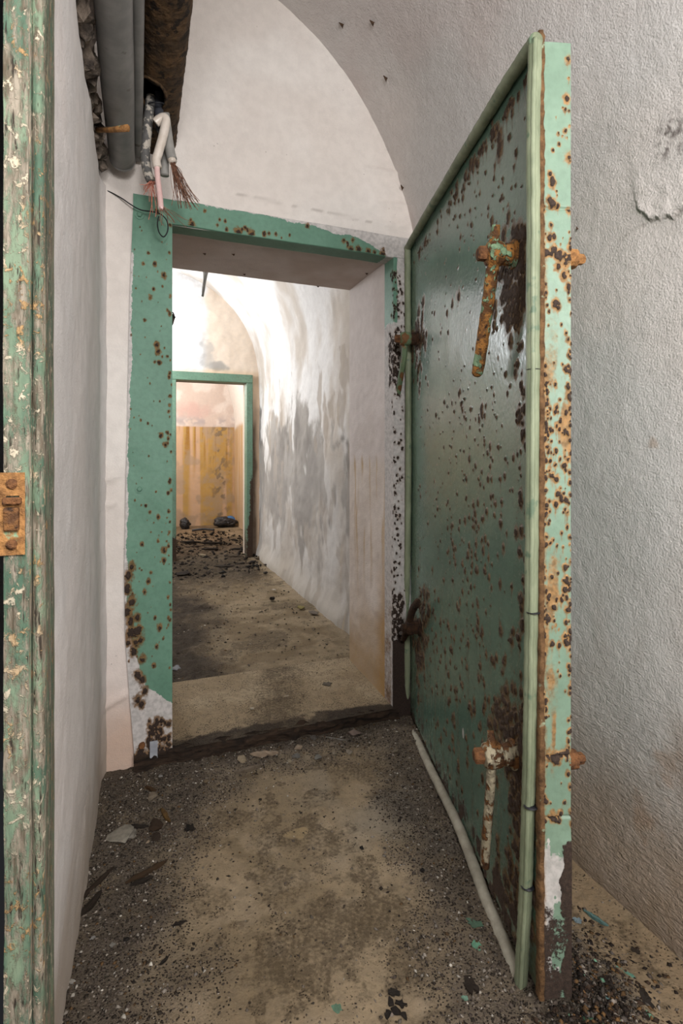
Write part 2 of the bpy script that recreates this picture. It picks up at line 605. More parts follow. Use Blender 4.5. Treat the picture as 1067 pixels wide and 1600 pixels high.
def poly_dist(U, V, pts):
    d = np.full(U.shape, 1e9)
    for (x0, y0), (x1, y1) in zip(pts, pts[1:]):
        dx, dy = x1 - x0, y1 - y0
        t = np.clip(((U - x0) * dx + (V - y0) * dy) / (dx * dx + dy * dy + 1e-12), 0, 1)
        d = np.minimum(d, np.hypot(U - x0 - t * dx, V - y0 - t * dy))
    return d


# ------------------------------------------------------------------ near room: right wall + vault
pts, nrm = profile(0.2, 0.97, 1.40, 1.56, FLOOR - 0.02, 0.007, -0.16)
ys = np.concatenate([np.linspace(-1.6, 0.6, 60, endpoint=False), np.linspace(0.6, Y_WALL + 0.03, 320)])
PX, YY = np.meshgrid(pts[:, 0], ys, indexing='ij')
PZ, _ = np.meshgrid(pts[:, 1], ys, indexing='ij')
disp = (fbm(PX, YY, PZ, 2.2, 2, 1) - 0.5) * 0.026 + (fbm(PX, YY, PZ, 14, 3, 2) - 0.5) * 0.0035 + (fbm(PX, YY, PZ, 45, 2, 3) - 0.5) * 0.0016
disp += 0.05 * sstep(0.32, -0.02, PZ) ** 2
c0 = mixc(np.broadcast_to(lin('#cbc8c5'), PX.shape + (3,)), lin('#d0c9c4'), sstep(0.35, 0.65, fbm(PX, YY, PZ, 1.8, 3, 11)))
c0 = mixc(c0, lin('#c0aaa4'), sstep(0.50, 0.72, fbm(PX, YY, PZ, 2.4, 3, 12)) * 0.3 * sstep(0.8, 1.6, PZ))
low = sstep(0.75, 0.05, PZ)
c0 = mixc(c0, lin('#a08f7d'), sstep(0.62, 0.1, PZ + 0.3 * (fbm(PX, YY, PZ, 3, 3, 15) - 0.5)) * 0.6)
c0 = mixc(c0, lin('#8d7a66'), sstep(0.34, -0.02, PZ + 0.25 * (fbm(PX, YY, PZ, 6, 3, 13) - 0.5)) * 0.95)
c0 = mixc(c0, lin('#9a8a7c'), sstep(0.55, 0.75, fbm(PX, YY * 1.0, PZ * 0.6, 4, 4, 14)) * sstep(0.9, 0.3, PZ) * 0.8)


def right_hit(px, py):
    """where a sight line meets the right wall or the vault of the near room"""
    r = ray(px, py)
    t = 0.2
    while t < 4:
        p = CAM + r * t
        z = p[2]
        x = 1.17 if z < 1.56 else (0.2 + 0.97 * math.sqrt(max(0, 1 - ((z - 1.56) / 1.40) ** 2)) if z < 2.96 else -9)
        if p[0] >= x - (0.0 if z >= 1.56 else 0.0) or p[1] > Y_WALL:
            return p
        t += 0.002
    return p


# hollow patch of loose plaster with a broken lower lip, and hairline cracks
lip = [right_hit(*q)[1:] for q in ((990, 300), (997, 322), (1012, 338), (1022, 345), (1040, 336), (1052, 340), (1067, 328), (1100, 322))]
dl = poly_dist(YY + 0.010 * (fbm(PX, YY, PZ, 60, 3, 25) - 0.5), PZ + 0.016 * (fbm(PX, YY, PZ, 50, 3, 26) - 0.5), lip)
jy = YY + 0.012 * (fbm(PX, YY, PZ, 55, 3, 21) - 0.5)
lz = np.interp(-jy, [-q[0] for q in lip], [q[1] for q in lip]) + 0.022 * (fbm(PX, YY, PZ, 45, 3, 22) - 0.5)
inlip = sstep(lip[0][0] + 0.01, lip[0][0] - 0.02, YY)
up = PZ - lz
disp += 0.0075 * np.where(up > 0, np.exp(-up / 0.045), 0) * inlip
crumb = sstep(0.10, 0.0, np.abs(up - 0.07)) * inlip
disp += 0.004 * crumb * (fbm(PX, YY, PZ, 60, 3, 28) - 0.5)
c0 = mixc(c0, lin('#6b655b'), np.exp(-((up + 0.003) / 0.0045) ** 2) * inlip * 0.7 * sstep(0.35, 0.6, fbm(PX, YY, PZ, 20, 2, 27) + 0.1))
lk = right_hit(1045, 215)
ds_ = np.hypot((YY - lk[1]) / 0.05, (PZ - lk[2]) / 0.06)
c0 = mixc(c0, lin('#6e6662'), sstep(1.2, 0.3, ds_) * sstep(0.45, 0.7, fbm(PX, YY, PZ, 110, 2, 23)))
dk = poly_dist(YY, PZ, [right_hit(*q)[1:] for q in ((970, 375), (985, 362), (1000, 355), (1018, 342))])
c0 = mixc(c0, lin('#857d75'), np.exp(-(dk / 0.003) ** 2) * 0.5)
for (qx, qy, qr) in ((1040, 1200, 0.06), (1010, 1275, 0.05), (1020, 690, 0.015)):
    h = right_hit(qx, qy)
    dk = np.hypot(YY - h[1], (PZ - h[2]) * 0.8) / qr + (fbm(PX, YY, PZ, 40, 3, 24) - 0.5) * 1.6
    c0 = mixc(c0, lin('#94714f'), sstep(1.0, 0.2, dk) * 0.45)
P = np.stack([PX + nrm[:, 0][:, None] * disp, YY, PZ + nrm[:, 1][:, None] * disp], -1)
ksp = int(np.argmax(pts[:, 1] > 1.75))
split_structure(P, {'low': low}, c0, M['plaster'], ksp, 'wall_right', 'ceiling')

# ------------------------------------------------------------------ near room: wall with the doorway
xs = np.concatenate([np.linspace(WALL_L - 0.05, OX0, 26), np.linspace(OX0, OX1, 91)[1:], np.linspace(OX1, 1.22, 24)[1:]])
zs = np.concatenate([np.linspace(FLOOR - 0.03, OZ1, 200), np.linspace(OZ1, 3.0, 110)[1:]])
X, Z = np.meshgrid(xs, zs, indexing='ij')
mid = 0.5 * (X[:-1, :-1] + X[1:, 1:])
midz = 0.5 * (Z[:-1, :-1] + Z[1:, 1:])
keep = ~((mid > OX0) & (mid < OX1) & (midz < OZ1))
d = (fbm(X, 0, Z, 4, 3, 31) - 0.5) * 0.012 + (fbm(X, 0, Z, 25, 3, 32) - 0.5) * 0.004
edge = (X >= OX0 - 0.001) & (X <= OX1 + 0.001) & (Z <= OZ1 + 0.001)
d[edge] = 0
c = mixc(np.broadcast_to(lin('#d8d0c9'), X.shape + (3,)), lin('#e0dad4'), sstep(0.4, 0.65, fbm(X, 0, Z, 2.4, 3, 33)))
c = mixc(c, lin('#bd9c7e'), sstep(0.36, 0.05, Z + 0.14 * (fbm(X, 0, Z, 9, 3, 34) - 0.5)) * 0.85)
c = mixc(c, lin('#d9c3ba'), sstep(0.7, 0.3, Z) * 0.4)
# thin settlement cracks and old plaster tears
for crk in (((355, 300), (440, 318), (540, 338), (600, 352)),):
    dk = poly_dist(X, Z, [(on_y(*q, Y_WALL)[0], on_y(*q, Y_WALL)[2]) for q in crk])
    c = mixc(c, lin('#8c8079'), np.exp(-(dk / 0.004) ** 2) * 0.5 * sstep(0.4, 0.6, fbm(X, 0, Z, 30, 2, 36)))
for q0, q1 in (((160, 751), (182, 745)), ((158, 789), (176, 787)), ((575, 265), (618, 272)), ((590, 320), (630, 322)), ((600, 352), (636, 352)), ((157, 1108), (196, 1085))):
    a, b = on_y(*q0, Y_WALL), on_y(*q1, Y_WALL)
    dk = poly_dist(X, Z, [(a[0], a[2]), (b[0], b[2])])
    d += 0.010 * np.exp(-(dk / 0.012) ** 2)
wall_front = grid('wall_front', np.stack([X, Y_WALL - d, Z], -1), M['plaster_fine'], None, None, c, keep)
prop(wall_front, kind='structure')

# left wall of the near room, plaster up to a broken edge, rough masonry set back above it
Y0L = 0.70
yl = np.concatenate([np.linspace(Y0L, Y_WALL + 0.02, 150)])
zl = np.linspace(FLOOR - 0.03, 2.075, 210)
Y, Z = np.meshgrid(yl, zl, indexing='ij')
d = (fbm(0, Y, Z, 3, 3, 41) - 0.5) * 0.018 + (fbm(0, Y, Z, 22, 3, 42) - 0.5) * 0.0035
d += 0.018 * sstep(Y_WALL - 0.10, Y_WALL + 0.02, Y) ** 2
d -= 0.022 * sstep(0.5, 0.0, Z) * sstep(1.75, 1.1, Y)
ragged = sstep(2.035 + 0.03 * (fbm(0, Y, 0, 14, 3, 44) - 0.5), 2.075, Z)
d -= 0.03 * ragged
c = np.broadcast_to(lin('#dbd7d5'), Y.shape + (3,))
c = mixc(c, lin('#e0dad7'), sstep(0.4, 0.6, fbm(0, Y, Z, 3, 3, 43)))
c = mixc(c, lin('#ad9c88'), sstep(0.42, 0.0, Z + 0.2 * (fbm(0, Y, Z, 6, 3, 45) - 0.5)) * 0.75)
c = mixc(c, lin('#b9a79a'), sstep(Y0L + 0.16, Y0L + 0.08, Y) * 0.5)
st = fbm(0, Y * 3, Z * 0.25, 12, 3, 46)
c = mixc(c, lin('#c4bdb6'), sstep(0.55, 0.75, st) * 0.08)
c = mixc(c, lin('#4b4137'), ragged)
prop(grid('wall_left', np.stack([WALL_L + d, Y, Z], -1), M['plaster_fine'], None, None, c), kind='structure')

zl = np.linspace(2.03, 3.0, 60)
yl = np.linspace(Y0L, Y_WALL + 0.02, 110)
Y, Z = np.meshgrid(yl, zl, indexing='ij')
d = (fbm(0, Y, Z, 12, 4, 48) - 0.5) * 0.09
c = mixc(np.broadcast_to(lin('#3f352d'), Y.shape + (3,)), lin('#8b8077'), sstep(0.42, 0.62, fbm(0, Y, Z, 14, 3, 49)))
prop(grid('wall_left', np.stack([WALL_L - 0.03 + d, Y, Z], -1), M['plaster'], None, {'low': np.zeros(Y.shape)}, c), kind='structure')


def slab(name, lo, hi, color, mat='plaster_fine', div=8):
    """plain stretch of wall, floor or ceiling no lens looks at: a thick box"""
    bm = bmesh.new()
    add_box(bm, lo, hi)
    me_o = from_bm(name, bm, M[mat])
    a = me_o.data.attributes.new('col', 'FLOAT_COLOR', 'POINT')
    a.data.foreach_set('color', np.tile(np.append(lin(color), 1), len(me_o.data.vertices)).astype(np.float32))
    return prop(me_o, kind='structure')


slab('wall_back', (-0.9, -1.75, -0.05), (1.4, -1.6, 3.1), '#c6c0bf')
slab('wall_left', (-0.27, -1.6, -0.05), (-0.12, -0.25, 3.1), '#c6c0bf')
slab('wall_left', (-1.5, -1.6, -0.05), (-1.4, 0.9, 3.1), '#7d756d')        # far side of the side doorway
slab('wall_left', (-0.27, -0.25, 2.1), (-0.12, 0.70, 3.1), '#c6c0bf')
slab('wall_left', (-1.42, 0.72, -0.05), (-0.17, 0.80, 3.1), '#5a534c')
slab('ceiling', (-1.42, -1.6, 2.6), (-0.25, 0.8, 2.7), '#c6c0bf')

# ------------------------------------------------------------------ reveal of the doorway (soffit, right jamb, left jamb, sill)
RY0 = Y_WALL + 0.075


def reveal(name, A, B, C, D, nu, nv, colfn, amp, seed, flip=False, mat='plaster_fine', attrs=None):
    A, B, C, D = [np.array(q, float) for q in (A, B, C, D)]
    u = np.linspace(0, 1, nu)[:, None, None]
    v = np.linspace(0, 1, nv)[None, :, None]
    P = A * (1 - u) * (1 - v) + B * u * (1 - v) + C * u * v + D * (1 - u) * v
    n = np.cross(B - A, D - A)
    n /= np.linalg.norm(n)
    w = (np.clip(u * (1 - u) * 12, 0, 1) * np.clip(v * (1 - v) * 12, 0, 1))[..., 0]
    dd = ((fbm(P[..., 0], P[..., 1], P[..., 2], 7, 3, seed) - 0.5) * amp + (fbm(P[..., 0], P[..., 1], P[..., 2], 30, 3, seed + 3) - 0.5) * amp * 0.4) * w
    c = colfn(P)
    at = attrs(P) if attrs else None
    P = P + n * dd[..., None]
    return prop(grid(name, P, M[mat], None, at, c, flip=flip), kind='structure')


def c_soffit(P):
    return mixc(np.broadcast_to(lin('#cbbfb8'), P.shape), lin('#bfb0a6'), sstep(0.4, 0.65, fbm(P[..., 0], P[..., 1], P[..., 2], 5, 3, 51)))


def c_jamb(P):
    x, y, z = P[..., 0], P[..., 1], P[..., 2]
    c = mixc(np.broadcast_to(lin('#d9d0cc'), P.shape), lin('#cfc5c0'), sstep(0.4, 0.65, fbm(x, y, z, 5, 3, 52)))
    c = mixc(c, lin('#cdbda9'), sstep(1.12, 1.05, z + 0.05 * (y - 2.1)) * 0.35)
    st = fbm(0, y * 6, z * 0.2, 8, 2, 53)
    c = mixc(c, lin('#b3925f'), sstep(0.56, 0.68, st) * sstep(1.12, 1.06, z) * sstep(0.3, 0.9, z) * 0.7)
    c = mixc(c, lin('#a58a64'), sstep(0.50, 0.10, z + 0.25 * (fbm(x, y, z, 9, 3, 54) - 0.5)) * 0.85)
    c = mixc(c, lin('#a57f45'), sstep(2.22, 2.11, y + 0.08 * (fbm(x, y, z, 9, 3, 54) - 0.5)) * sstep(0.75, 0.35, z) * 0.8)
    return c


reveal('trim_1', (OX0 - 0.01, RY0, OZ1 + 0.01), (OX1 + 0.01, RY0, OZ1 + 0.005), (OX1 + 0.01, Y_BACK, OZ1 + 0.005), (OX0 - 0.01, Y_BACK, OZ1 + 0.01), 90, 45, c_soffit, 0.014, 55)
reveal('trim_2', (OX1, RY0, -0.02), (OX1, RY0, OZ1 + 0.02), (OX1, Y_BACK, OZ1 + 0.02), (OX1, Y_BACK, -0.02), 200, 50, c_jamb, 0.014, 56)
reveal('trim_3', (OX0, Y_BACK, -0.02), (OX0, Y_BACK, OZ1 + 0.02), (OX0, RY0, OZ1 + 0.02), (OX0, RY0, -0.02), 100, 30, c_jamb, 0.01, 57)


def c_sill(P):
    x, y, z = P[..., 0], P[..., 1], P[..., 2]
    c = mixc(np.broadcast_to(lin('#97856a'), P.shape), lin('#a8977c'), sstep(0.4, 0.65, fbm(x, y, z, 6, 3, 61)))
    path = np.exp(-((x - (0.53 + (y - 2.1) * 0.25)) / 0.17) ** 2)
    c = mixc(c, lin('#2a2019'), sstep(Y_WALL + 0.060, Y_WALL + 0.035, y + 0.12 * (fbm(x, y, z, 17, 4, 63, 0.65) - 0.5)) * 0.95)
    return c


reveal('floor', (OX0 - 0.01, Y_WALL - 0.02, SILL_F), (OX1 + 0.005, Y_WALL - 0.02, SILL_F), (OX1 + 0.005, Y_BACK + 0.03, SILL_B), (OX0 - 0.01, Y_BACK + 0.03, SILL_B), 180, 110, c_sill, 0.012, 64,
       mat='floor', attrs=lambda P: {'wet': 0.75 * np.exp(-((P[..., 0] - (0.53 + (P[..., 1] - 2.1) * 0.25)) / 0.17) ** 2) + 0.5 * (fbm(P[..., 0], P[..., 1], P[..., 2], 8, 3, 62) - 0.5), 'grit': 0.25 + 0.6 * sstep(2.16, 2.03, P[..., 1])})
# broken front edge of the sill: rotten timber
def rotten_edge():
    u = np.linspace(0, 1, 200)[:, None]
    v = np.linspace(0, 1, 14)[None, :]
    x = OX0 - 0.13 + (OX1 + 0.02 - OX0 + 0.13) * u + 0 * v
    z = SILL_F + 0.004 - (SILL_F - FLOOR + 0.02) * v + 0 * u
    y = Y_WALL - 0.030 + (fbm(x, 0, z, 18, 4, 66) - 0.5) * 0.05 + (fbm(x * 0.3, 1, z, 60, 2, 67) - 0.5) * 0.02 + 0.02 * (v < 0.1)
    z = z + (fbm(x, 2, 0, 20, 4, 68) - 0.5) * 0.03 * (v < 0.3)
    o = grid('threshold_timber', np.stack([x, y, z], -1), M['rotten'], flip=True)
    return prop(o, 'black rotten timber edge along the front of the doorway threshold', 'threshold')


rotten_edge()

# ------------------------------------------------------------------ floors
def floor_near():
    xs = np.linspace(-0.20, 1.2, 310)
    ys = np.concatenate([np.linspace(-1.6, 0.45, 40, endpoint=False), np.linspace(0.45, Y_WALL + 0.02, 360)])
    X, Y = np.meshgrid(xs, ys, indexing='ij')
    n1 = fbm(X, Y, 0, 5, 4, 71)
    n2 = fbm(X, Y, 0, 12, 4, 72)
    # drifts of grit: left wall, threshold, door foot
    wl = sstep(0.20, -0.02, X - 0.10 * sstep(1.2, 1.9, Y) - 0.16 * sstep(1.5, 2.0, Y) + 0.20 * (n1 - 0.5))
    wt = sstep(1.78, 1.98, Y + 0.22 * (n2 - 0.5))
    s = ((X - 1.03) * -0.9616 + (Y - 1.94) * 0.2745)          # distance in front of the door leaf
    wd = sstep(0.22, 0.05, np.abs(s - 0.03) + 0.15 * (n2 - 0.5)) * (Y < 2.0)
    q = np.hypot((X - 0.83) / 0.16, (Y - 0.83) / 0.24)
    wr = sstep(1.1, 0.5, q + 0.5 * (n2 - 0.5))
    grit = np.clip(np.maximum(np.maximum(wl, wt), np.maximum(wd * 0.85, wr)), 0, 1)
    c = mixc(np.broadcast_to(lin('#85745b'), X.shape + (3,)), lin('#98866c'), sstep(0.4, 0.62, n1))
    wet = sstep(0.50, 0.62, fbm(X, Y, 1, 4.5, 4, 73) * 0.6 + n2 * 0.4 + 0.10 * np.exp(-(np.hypot(X - 0.45, Y - 0.95) / 0.35) ** 2) + 0.12 * np.exp(-(np.hypot(X - 0.5, Y - 1.55) / 0.16) ** 2) - 0.03)
    wetA = wet * 0.62
    blot = sstep(0.58, 0.66, fbm(X, Y, 3, 22, 4, 76) + 0.06 * (wet - 0.4))
    wetA = np.maximum(wetA, blot * 0.7)
    c = mixc(c, lin('#a3927a'), sstep(0.57, 0.66, fbm(X, Y, 5, 17, 4, 77)) * 0.45)
    for (a, b, r, kx) in ((463, 1303, 0.055, 1.0), (520, 1320, 0.07, 1.5), (478, 1283, 0.04, 1.2), (560, 1365, 0.06, 1.3), (560, 1450, 0.16, 1.3), (470, 1500, 0.11, 1.2), (640, 1490, 0.10, 1.0)):
        p = on_z(a, b, FLOOR)
        q = np.hypot((X - p[0]) / (r * kx), (Y - p[1]) / r) + 1.5 * (n2 - 0.5) + 0.8 * (fbm(X, Y, 6, 30, 3, 78) - 0.5)
        wetA = np.maximum(wetA, sstep(1.25, 0.4, q) * 0.75)
    p = on_z(464, 1302, FLOOR)
    pad = sstep(1.05, 0.85, np.hypot((X - p[0]) / 0.036, (Y - p[1]) / 0.022) + 0.8 * (fbm(X, Y, 6, 40, 2, 79) - 0.5))
    wetA = wetA * (1 - pad)
    c = mixc(c, lin('#94805f'), sstep(1.05, 0.85, np.hypot((X - p[0]) / 0.036, (Y - p[1]) / 0.022) + 0.8 * (fbm(X, Y, 6, 40, 2, 79) - 0.5)) * 0.9)
    pale = sstep(0.5, 0.68, fbm(X, Y, 2, 6, 3, 74)) * np.exp(-(np.hypot((X - 0.75) / 0.22, (Y - 1.5) / 0.35)) ** 2)
    c = mixc(c, lin('#8d8373'), np.clip(pale * 1.2, 0, 0.8))
    c = mixc(c, lin('#534b44'), grit * 0.85)
    # the cleaner strip along the right wall
    c = mixc(c, lin('#8a755b'), sstep(0.92, 1.02, X) * (1 - grit) * 0.8)
    z = FLOOR + (n1 - 0.5) * 0.010 + (fbm(X, Y, 0, 40, 3, 75) - 0.5) * 0.004 * (1 + 2 * grit) + 0.012 * grit
    z = z + 0.05 * sstep(1.06, 1.2, X) ** 2
    prop(grid('floor', np.stack([X, Y, z], -1), M['floor'], None, {'grit': grit, 'wet': wetA * (1 - 0.6 * grit)}, c), kind='structure')
    return X, Y, z, grit


FX, FY, FZ, FG = floor_near()
slab('floor', (-1.42, -1.6, -0.10), (-0.14, 0.80, FLOOR - 0.01), '#6b5d49', 'plaster_fine')


def floor_z(x, y):
    i = int(np.clip(np.searchsorted(FX[:, 0], x), 0, FX.shape[0] - 1))
    j = int(np.clip(np.searchsorted(FY[0], y), 0, FY.shape[1] - 1))
    return float(FZ[i, j])


def floor_room(name, x0, x1, y0, y1, z0, nx, ny, seed, gritfn, base, alt):
    xs = np.linspace(x0, x1, nx)
    ys = np.linspace(y0, y1, ny)
    X, Y = np.meshgrid(xs, ys, indexing='ij')
    n1 = fbm(X, Y, 0, 3, 4, seed)
    n2 = fbm(X, Y, 0, 9, 4, seed + 1)
    g = np.clip(gritfn(X, Y, n1, n2), 0, 1)
    c = mixc(np.broadcast_to(lin(base), X.shape + (3,)), lin(alt), sstep(0.42, 0.6, n2))
    wet = sstep(0.46, 0.64, n1 * 0.5 + n2 * 0.5) * 0.8
    c = mixc(c, lin('#2e2620'), g * 0.88)
    c = mixc(c, lin('#9a8b74'), sstep(1.02, 1.15, X + 0.12 * (n2 - 0.5)) * (1 - g) * 0.7)
    z = z0 + (n2 - 0.5) * 0.014 + (fbm(X, Y, 0, 30, 3, seed + 4) - 0.5) * 0.008 * (1 + 3 * g) + 0.02 * g * n2
    return prop(grid(name, np.stack([X, Y, z], -1), M['floor'], None, {'grit': g, 'wet': wet}, c), kind='structure')


floor_room('floor', -0.85, 1.25, Y_BACK - 0.02, Y_FAR + 0.2, FLOOR2 - 0.012, 200, 260, 81,
           lambda X, Y, a, b: np.maximum(sstep(0.52, 0.22, X + 0.5 * (a - 0.5)), sstep(4.0, 4.9, Y + 0.8 * (b - 0.5)) * sstep(1.12, 0.95, X) * 0.9), '#75654d', '#8f7f66')
floor_room('floor', -0.6, 1.45, Y_FAR + 0.1, Y_END + 0.05, FLOOR2 - 0.012, 130, 150, 85,
           lambda X, Y, a, b: 0.75 * sstep(7.4, 6.2, Y + 1.2 * (b - 0.5)), '#6b5a45', '#83705a')

# ------------------------------------------------------------------ middle room
pts, nrm = profile(0.2, 1.00, 1.07, 1.90, FLOOR2 - 0.03, 0.014, -0.79)
# continue down the left side
zl = np.arange(1.90, FLOOR2 - 0.03, -0.03)
ys = np.linspace(Y_BACK - 0.01, Y_FAR + 0.05, 260)
PX, YY = np.meshgrid(pts[:, 0], ys, indexing='ij')
PZ, _ = np.meshgrid(pts[:, 1], ys, indexing='ij')
disp = (fbm(PX, YY, PZ, 3, 3, 91) - 0.5) * 0.035 + (fbm(PX, YY, PZ, 14, 3, 92) - 0.5) * 0.010 + 0.04 * sstep(0.30, 0.03, PZ) ** 2
c0 = mixc(np.broadcast_to(lin('#dcdad8'), PX.shape + (3,)), lin('#bfb6ac'), sstep(0.45, 0.65, fbm(PX, YY, PZ * 0.5, 3, 4, 93)))
# grey damp patch where the limewash has come off, ragged streaky top
top = 1.42 + 0.6 * (fbm(0, YY, 0, 2.6, 3, 94) - 0.5) + 0.40 * (fbm(0, YY * 1.5 + PZ * 0.6, PZ * 0.9, 7, 5, 95, 0.65) - 0.5) - 0.18 * sstep(3.8, 3.1, YY)
damp = sstep(top + 0.05, top - 0.09, PZ)
island = fbm(PX, YY * 1.4, PZ * 0.7, 4.2, 4, 96) + 0.10 * sstep(3.7, 3.05, YY) + 0.22 * sstep(0.75, 0.25, PZ) - 0.06
island = island + 0.10 * (fbm(PX, YY * 2.2, PZ, 16, 3, 89) - 0.5)
damp = damp * (1 - 0.9 * sstep(0.54, 0.63, island))
dc = mixc(np.broadcast_to(lin('#a09b95'), PX.shape + (3,)), lin('#7f7a75'), sstep(0.4, 0.65, fbm(PX, YY, PZ * 0.5, 6, 4, 97)))
c0 = c0 * (1 - damp[..., None]) + dc * damp[..., None]
patch2 = sstep(0.60, 0.66, fbm(PX, YY * 1.2, PZ * 0.6, 7, 4, 98) + 0.12 * np.exp(-((PZ - 1.45) / 0.25) ** 2 - ((YY - 3.1) / 0.35) ** 2))
c0 = mixc(c0, lin('#a3978a'), patch2 * 0.7 * (PZ < 1.8))
c0 = mixc(c0, lin('#94866d'), sstep(0.36, 0.03, PZ + 0.25 * (fbm(PX, YY, PZ, 5, 3, 99) - 0.5)) * 0.6)
c0 = mixc(c0, lin('#a9a5a1'), sstep(1.25, 0.9, PZ + 0.5 * (fbm(PX, YY, PZ, 3, 3, 101) - 0.5)) * 0.45)
c0 = mixc(c0, lin('#8b7d6b'), sstep(3.0, 2.7, YY) * sstep(1.0, 0.1, PZ) * 0.5)  # soft shadow of the doorway jamb, painted low on the wall
str_ = fbm(PX, YY * 5, PZ * 0.3, 7, 3, 100)
c0 = mixc(c0, lin('#b5a48c'), sstep(0.6, 0.75, str_) * sstep(1.5, 1.3, PZ) * sstep(3.5, 3.1, YY) * 0.6)
disp += 0.003 * (1 - damp)
P = np.stack([PX + nrm[:, 0][:, None] * disp, YY, PZ + nrm[:, 1][:, None] * disp], -1)
ksp = int(np.argmax(pts[:, 1] > 2.0))
split_structure(P, {'low': np.zeros(PX.shape)}, c0, M['plaster_damp'], ksp, 'wall_right', 'ceiling')
slab('wall_left', (-0.95, Y_BACK, -0.05), (-0.80, Y_FAR, 2.3), '#d2cdc8')
slab('wall_front', (-0.95, Y_BACK - 0.12, -0.05), (OX0 - 0.012, Y_BACK, 3.1), '#d2cdc8')
slab('wall_front', (OX1 + 0.012, Y_BACK - 0.12, -0.05), (1.35, Y_BACK, 3.1), '#d2cdc8')
slab('wall_front', (OX0 - 0.012, Y_BACK - 0.12, OZ1 + 0.03), (OX1 + 0.012, Y_BACK, 3.1), '#d2cdc8')


def far_wall():
    xs = np.concatenate([np.linspace(-0.85, DX0, 60), np.linspace(DX0, DX1, 50)[1:], np.linspace(DX1, 1.25, 18)[1:]])
    zs = np.concatenate([np.linspace(0, DZ1, 100), np.linspace(DZ1, 3.05, 90)[1:]])
    X, Z = np.meshgrid(xs, zs, indexing='ij')
    mx, mz = 0.5 * (X[:-1, :-1] + X[1:, 1:]), 0.5 * (Z[:-1, :-1] + Z[1:, 1:])
    keep = ~((mx > DX0) & (mx < DX1) & (mz < DZ1))
    bx = 0.64 + 0.18 * (fbm(X, 0, Z, 4, 3, 111) - 0.5)
    right = sstep(bx - 0.05, bx + 0.03, X)
    c = mixc(np.broadcast_to(lin('#dcdcdd'), X.shape + (3,)), lin('#d9c8b6'), right)
    c = mixc(c, lin('#bdbab8'), sstep(0.5, 0.65, fbm(X, 0, Z, 9, 4, 112)) * 0.5 * (1 - right))
    dk = np.hypot((X - 0.78) / 0.16, (Z - 2.02) / 0.06) + (fbm(X, 0, Z, 14, 3, 113) - 0.5)
    c = mixc(c, lin('#8b8985'), sstep(1.0, 0.5, dk) * 0.8)
    dk = np.hypot((X - 0.66) / 0.09, (Z - 2.16) / 0.16) + (fbm(X, 0, Z, 20, 3, 114) - 0.5) * 1.5
    c = mixc(c, lin('#a5a29e'), sstep(1.0, 0.5, dk) * 0.6)
    c = mixc(c, lin('#c9a57c'), sstep(DZ1 + 0.15, DZ1 + 0.09, Z) * 0.5)
    c = mixc(c, lin('#4a3a2d'), sstep(1.05, 1.12, X + 0.05 * (fbm(X, 0, Z, 8, 3, 115) - 0.5)) * sstep(1.19, 1.15, X + 0.03 * (fbm(X, 0, Z * 0.3, 20, 2, 116) - 0.5)) * sstep(1.80, 1.3, Z + 0.3 * (fbm(X, 0, Z, 6, 2, 116) - 0.5)) * 0.85)
    d = (fbm(X, 0, Z, 9, 3, 117) - 0.5) * 0.02
    d[(X >= DX0 - .001) & (X <= DX1 + .001) & (Z <= DZ1 + .001)] = 0
    prop(grid('wall_far', np.stack([X, Y_FAR - d, Z], -1), M['plaster_damp'], None, None, c, keep), kind='structure')


far_wall()
slab('trim_4', (DX1 + 0.002, Y_FAR + 0.03, 0.0), (DX1 + 0.2, Y_FAR2, DZ1 + 0.3), '#c9bdb0')
slab('trim_5', (DX0 - 0.3, Y_FAR + 0.03, 0.0), (DX0 - 0.002, Y_FAR2, DZ1 + 0.3), '#c9bdb0')
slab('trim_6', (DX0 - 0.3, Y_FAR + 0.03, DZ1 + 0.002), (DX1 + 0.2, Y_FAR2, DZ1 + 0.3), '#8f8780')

# ------------------------------------------------------------------ end room
pts, nrm = profile(0.45, 0.95, 1.30, 1.55, 0.0, 0.03, -0.48)
ys = np.linspace(Y_FAR2 - 0.02, Y_END + 0.03, 90)
PX, YY = np.meshgrid(pts[:, 0], ys, indexing='ij')
PZ, _ = np.meshgrid(pts[:, 1], ys, indexing='ij')
disp = (fbm(PX, YY, PZ, 4, 3, 121) - 0.5) * 0.02
c0 = np.broadcast_to(lin('#ded8d2'), PX.shape + (3,))
f = sstep(1.58, 1.50, PZ + 0.12 * (fbm(PX, YY, 0, 8, 3, 122) - 0.5))
c0 = mixc(c0, mixc(np.broadcast_to(lin('#b89a76'), PX.shape + (3,)), lin('#b2873f'), sstep(0.45, 0.6, fbm(0, YY * 5, PZ * 0.2, 4, 3, 123))), f * 0.85)
P = np.stack([PX + nrm[:, 0][:, None] * disp, YY, PZ + nrm[:, 1][:, None] * disp], -1)
split_structure(P, {'low': np.zeros(PX.shape)}, c0, M['plaster_damp'], int(np.argmax(pts[:, 1] > 1.7)), 'wall_right', 'ceiling')
slab('wall_left', (-0.66, Y_FAR2, -0.05), (-0.50, Y_END + 0.05, 2.2), '#d2c9c0')


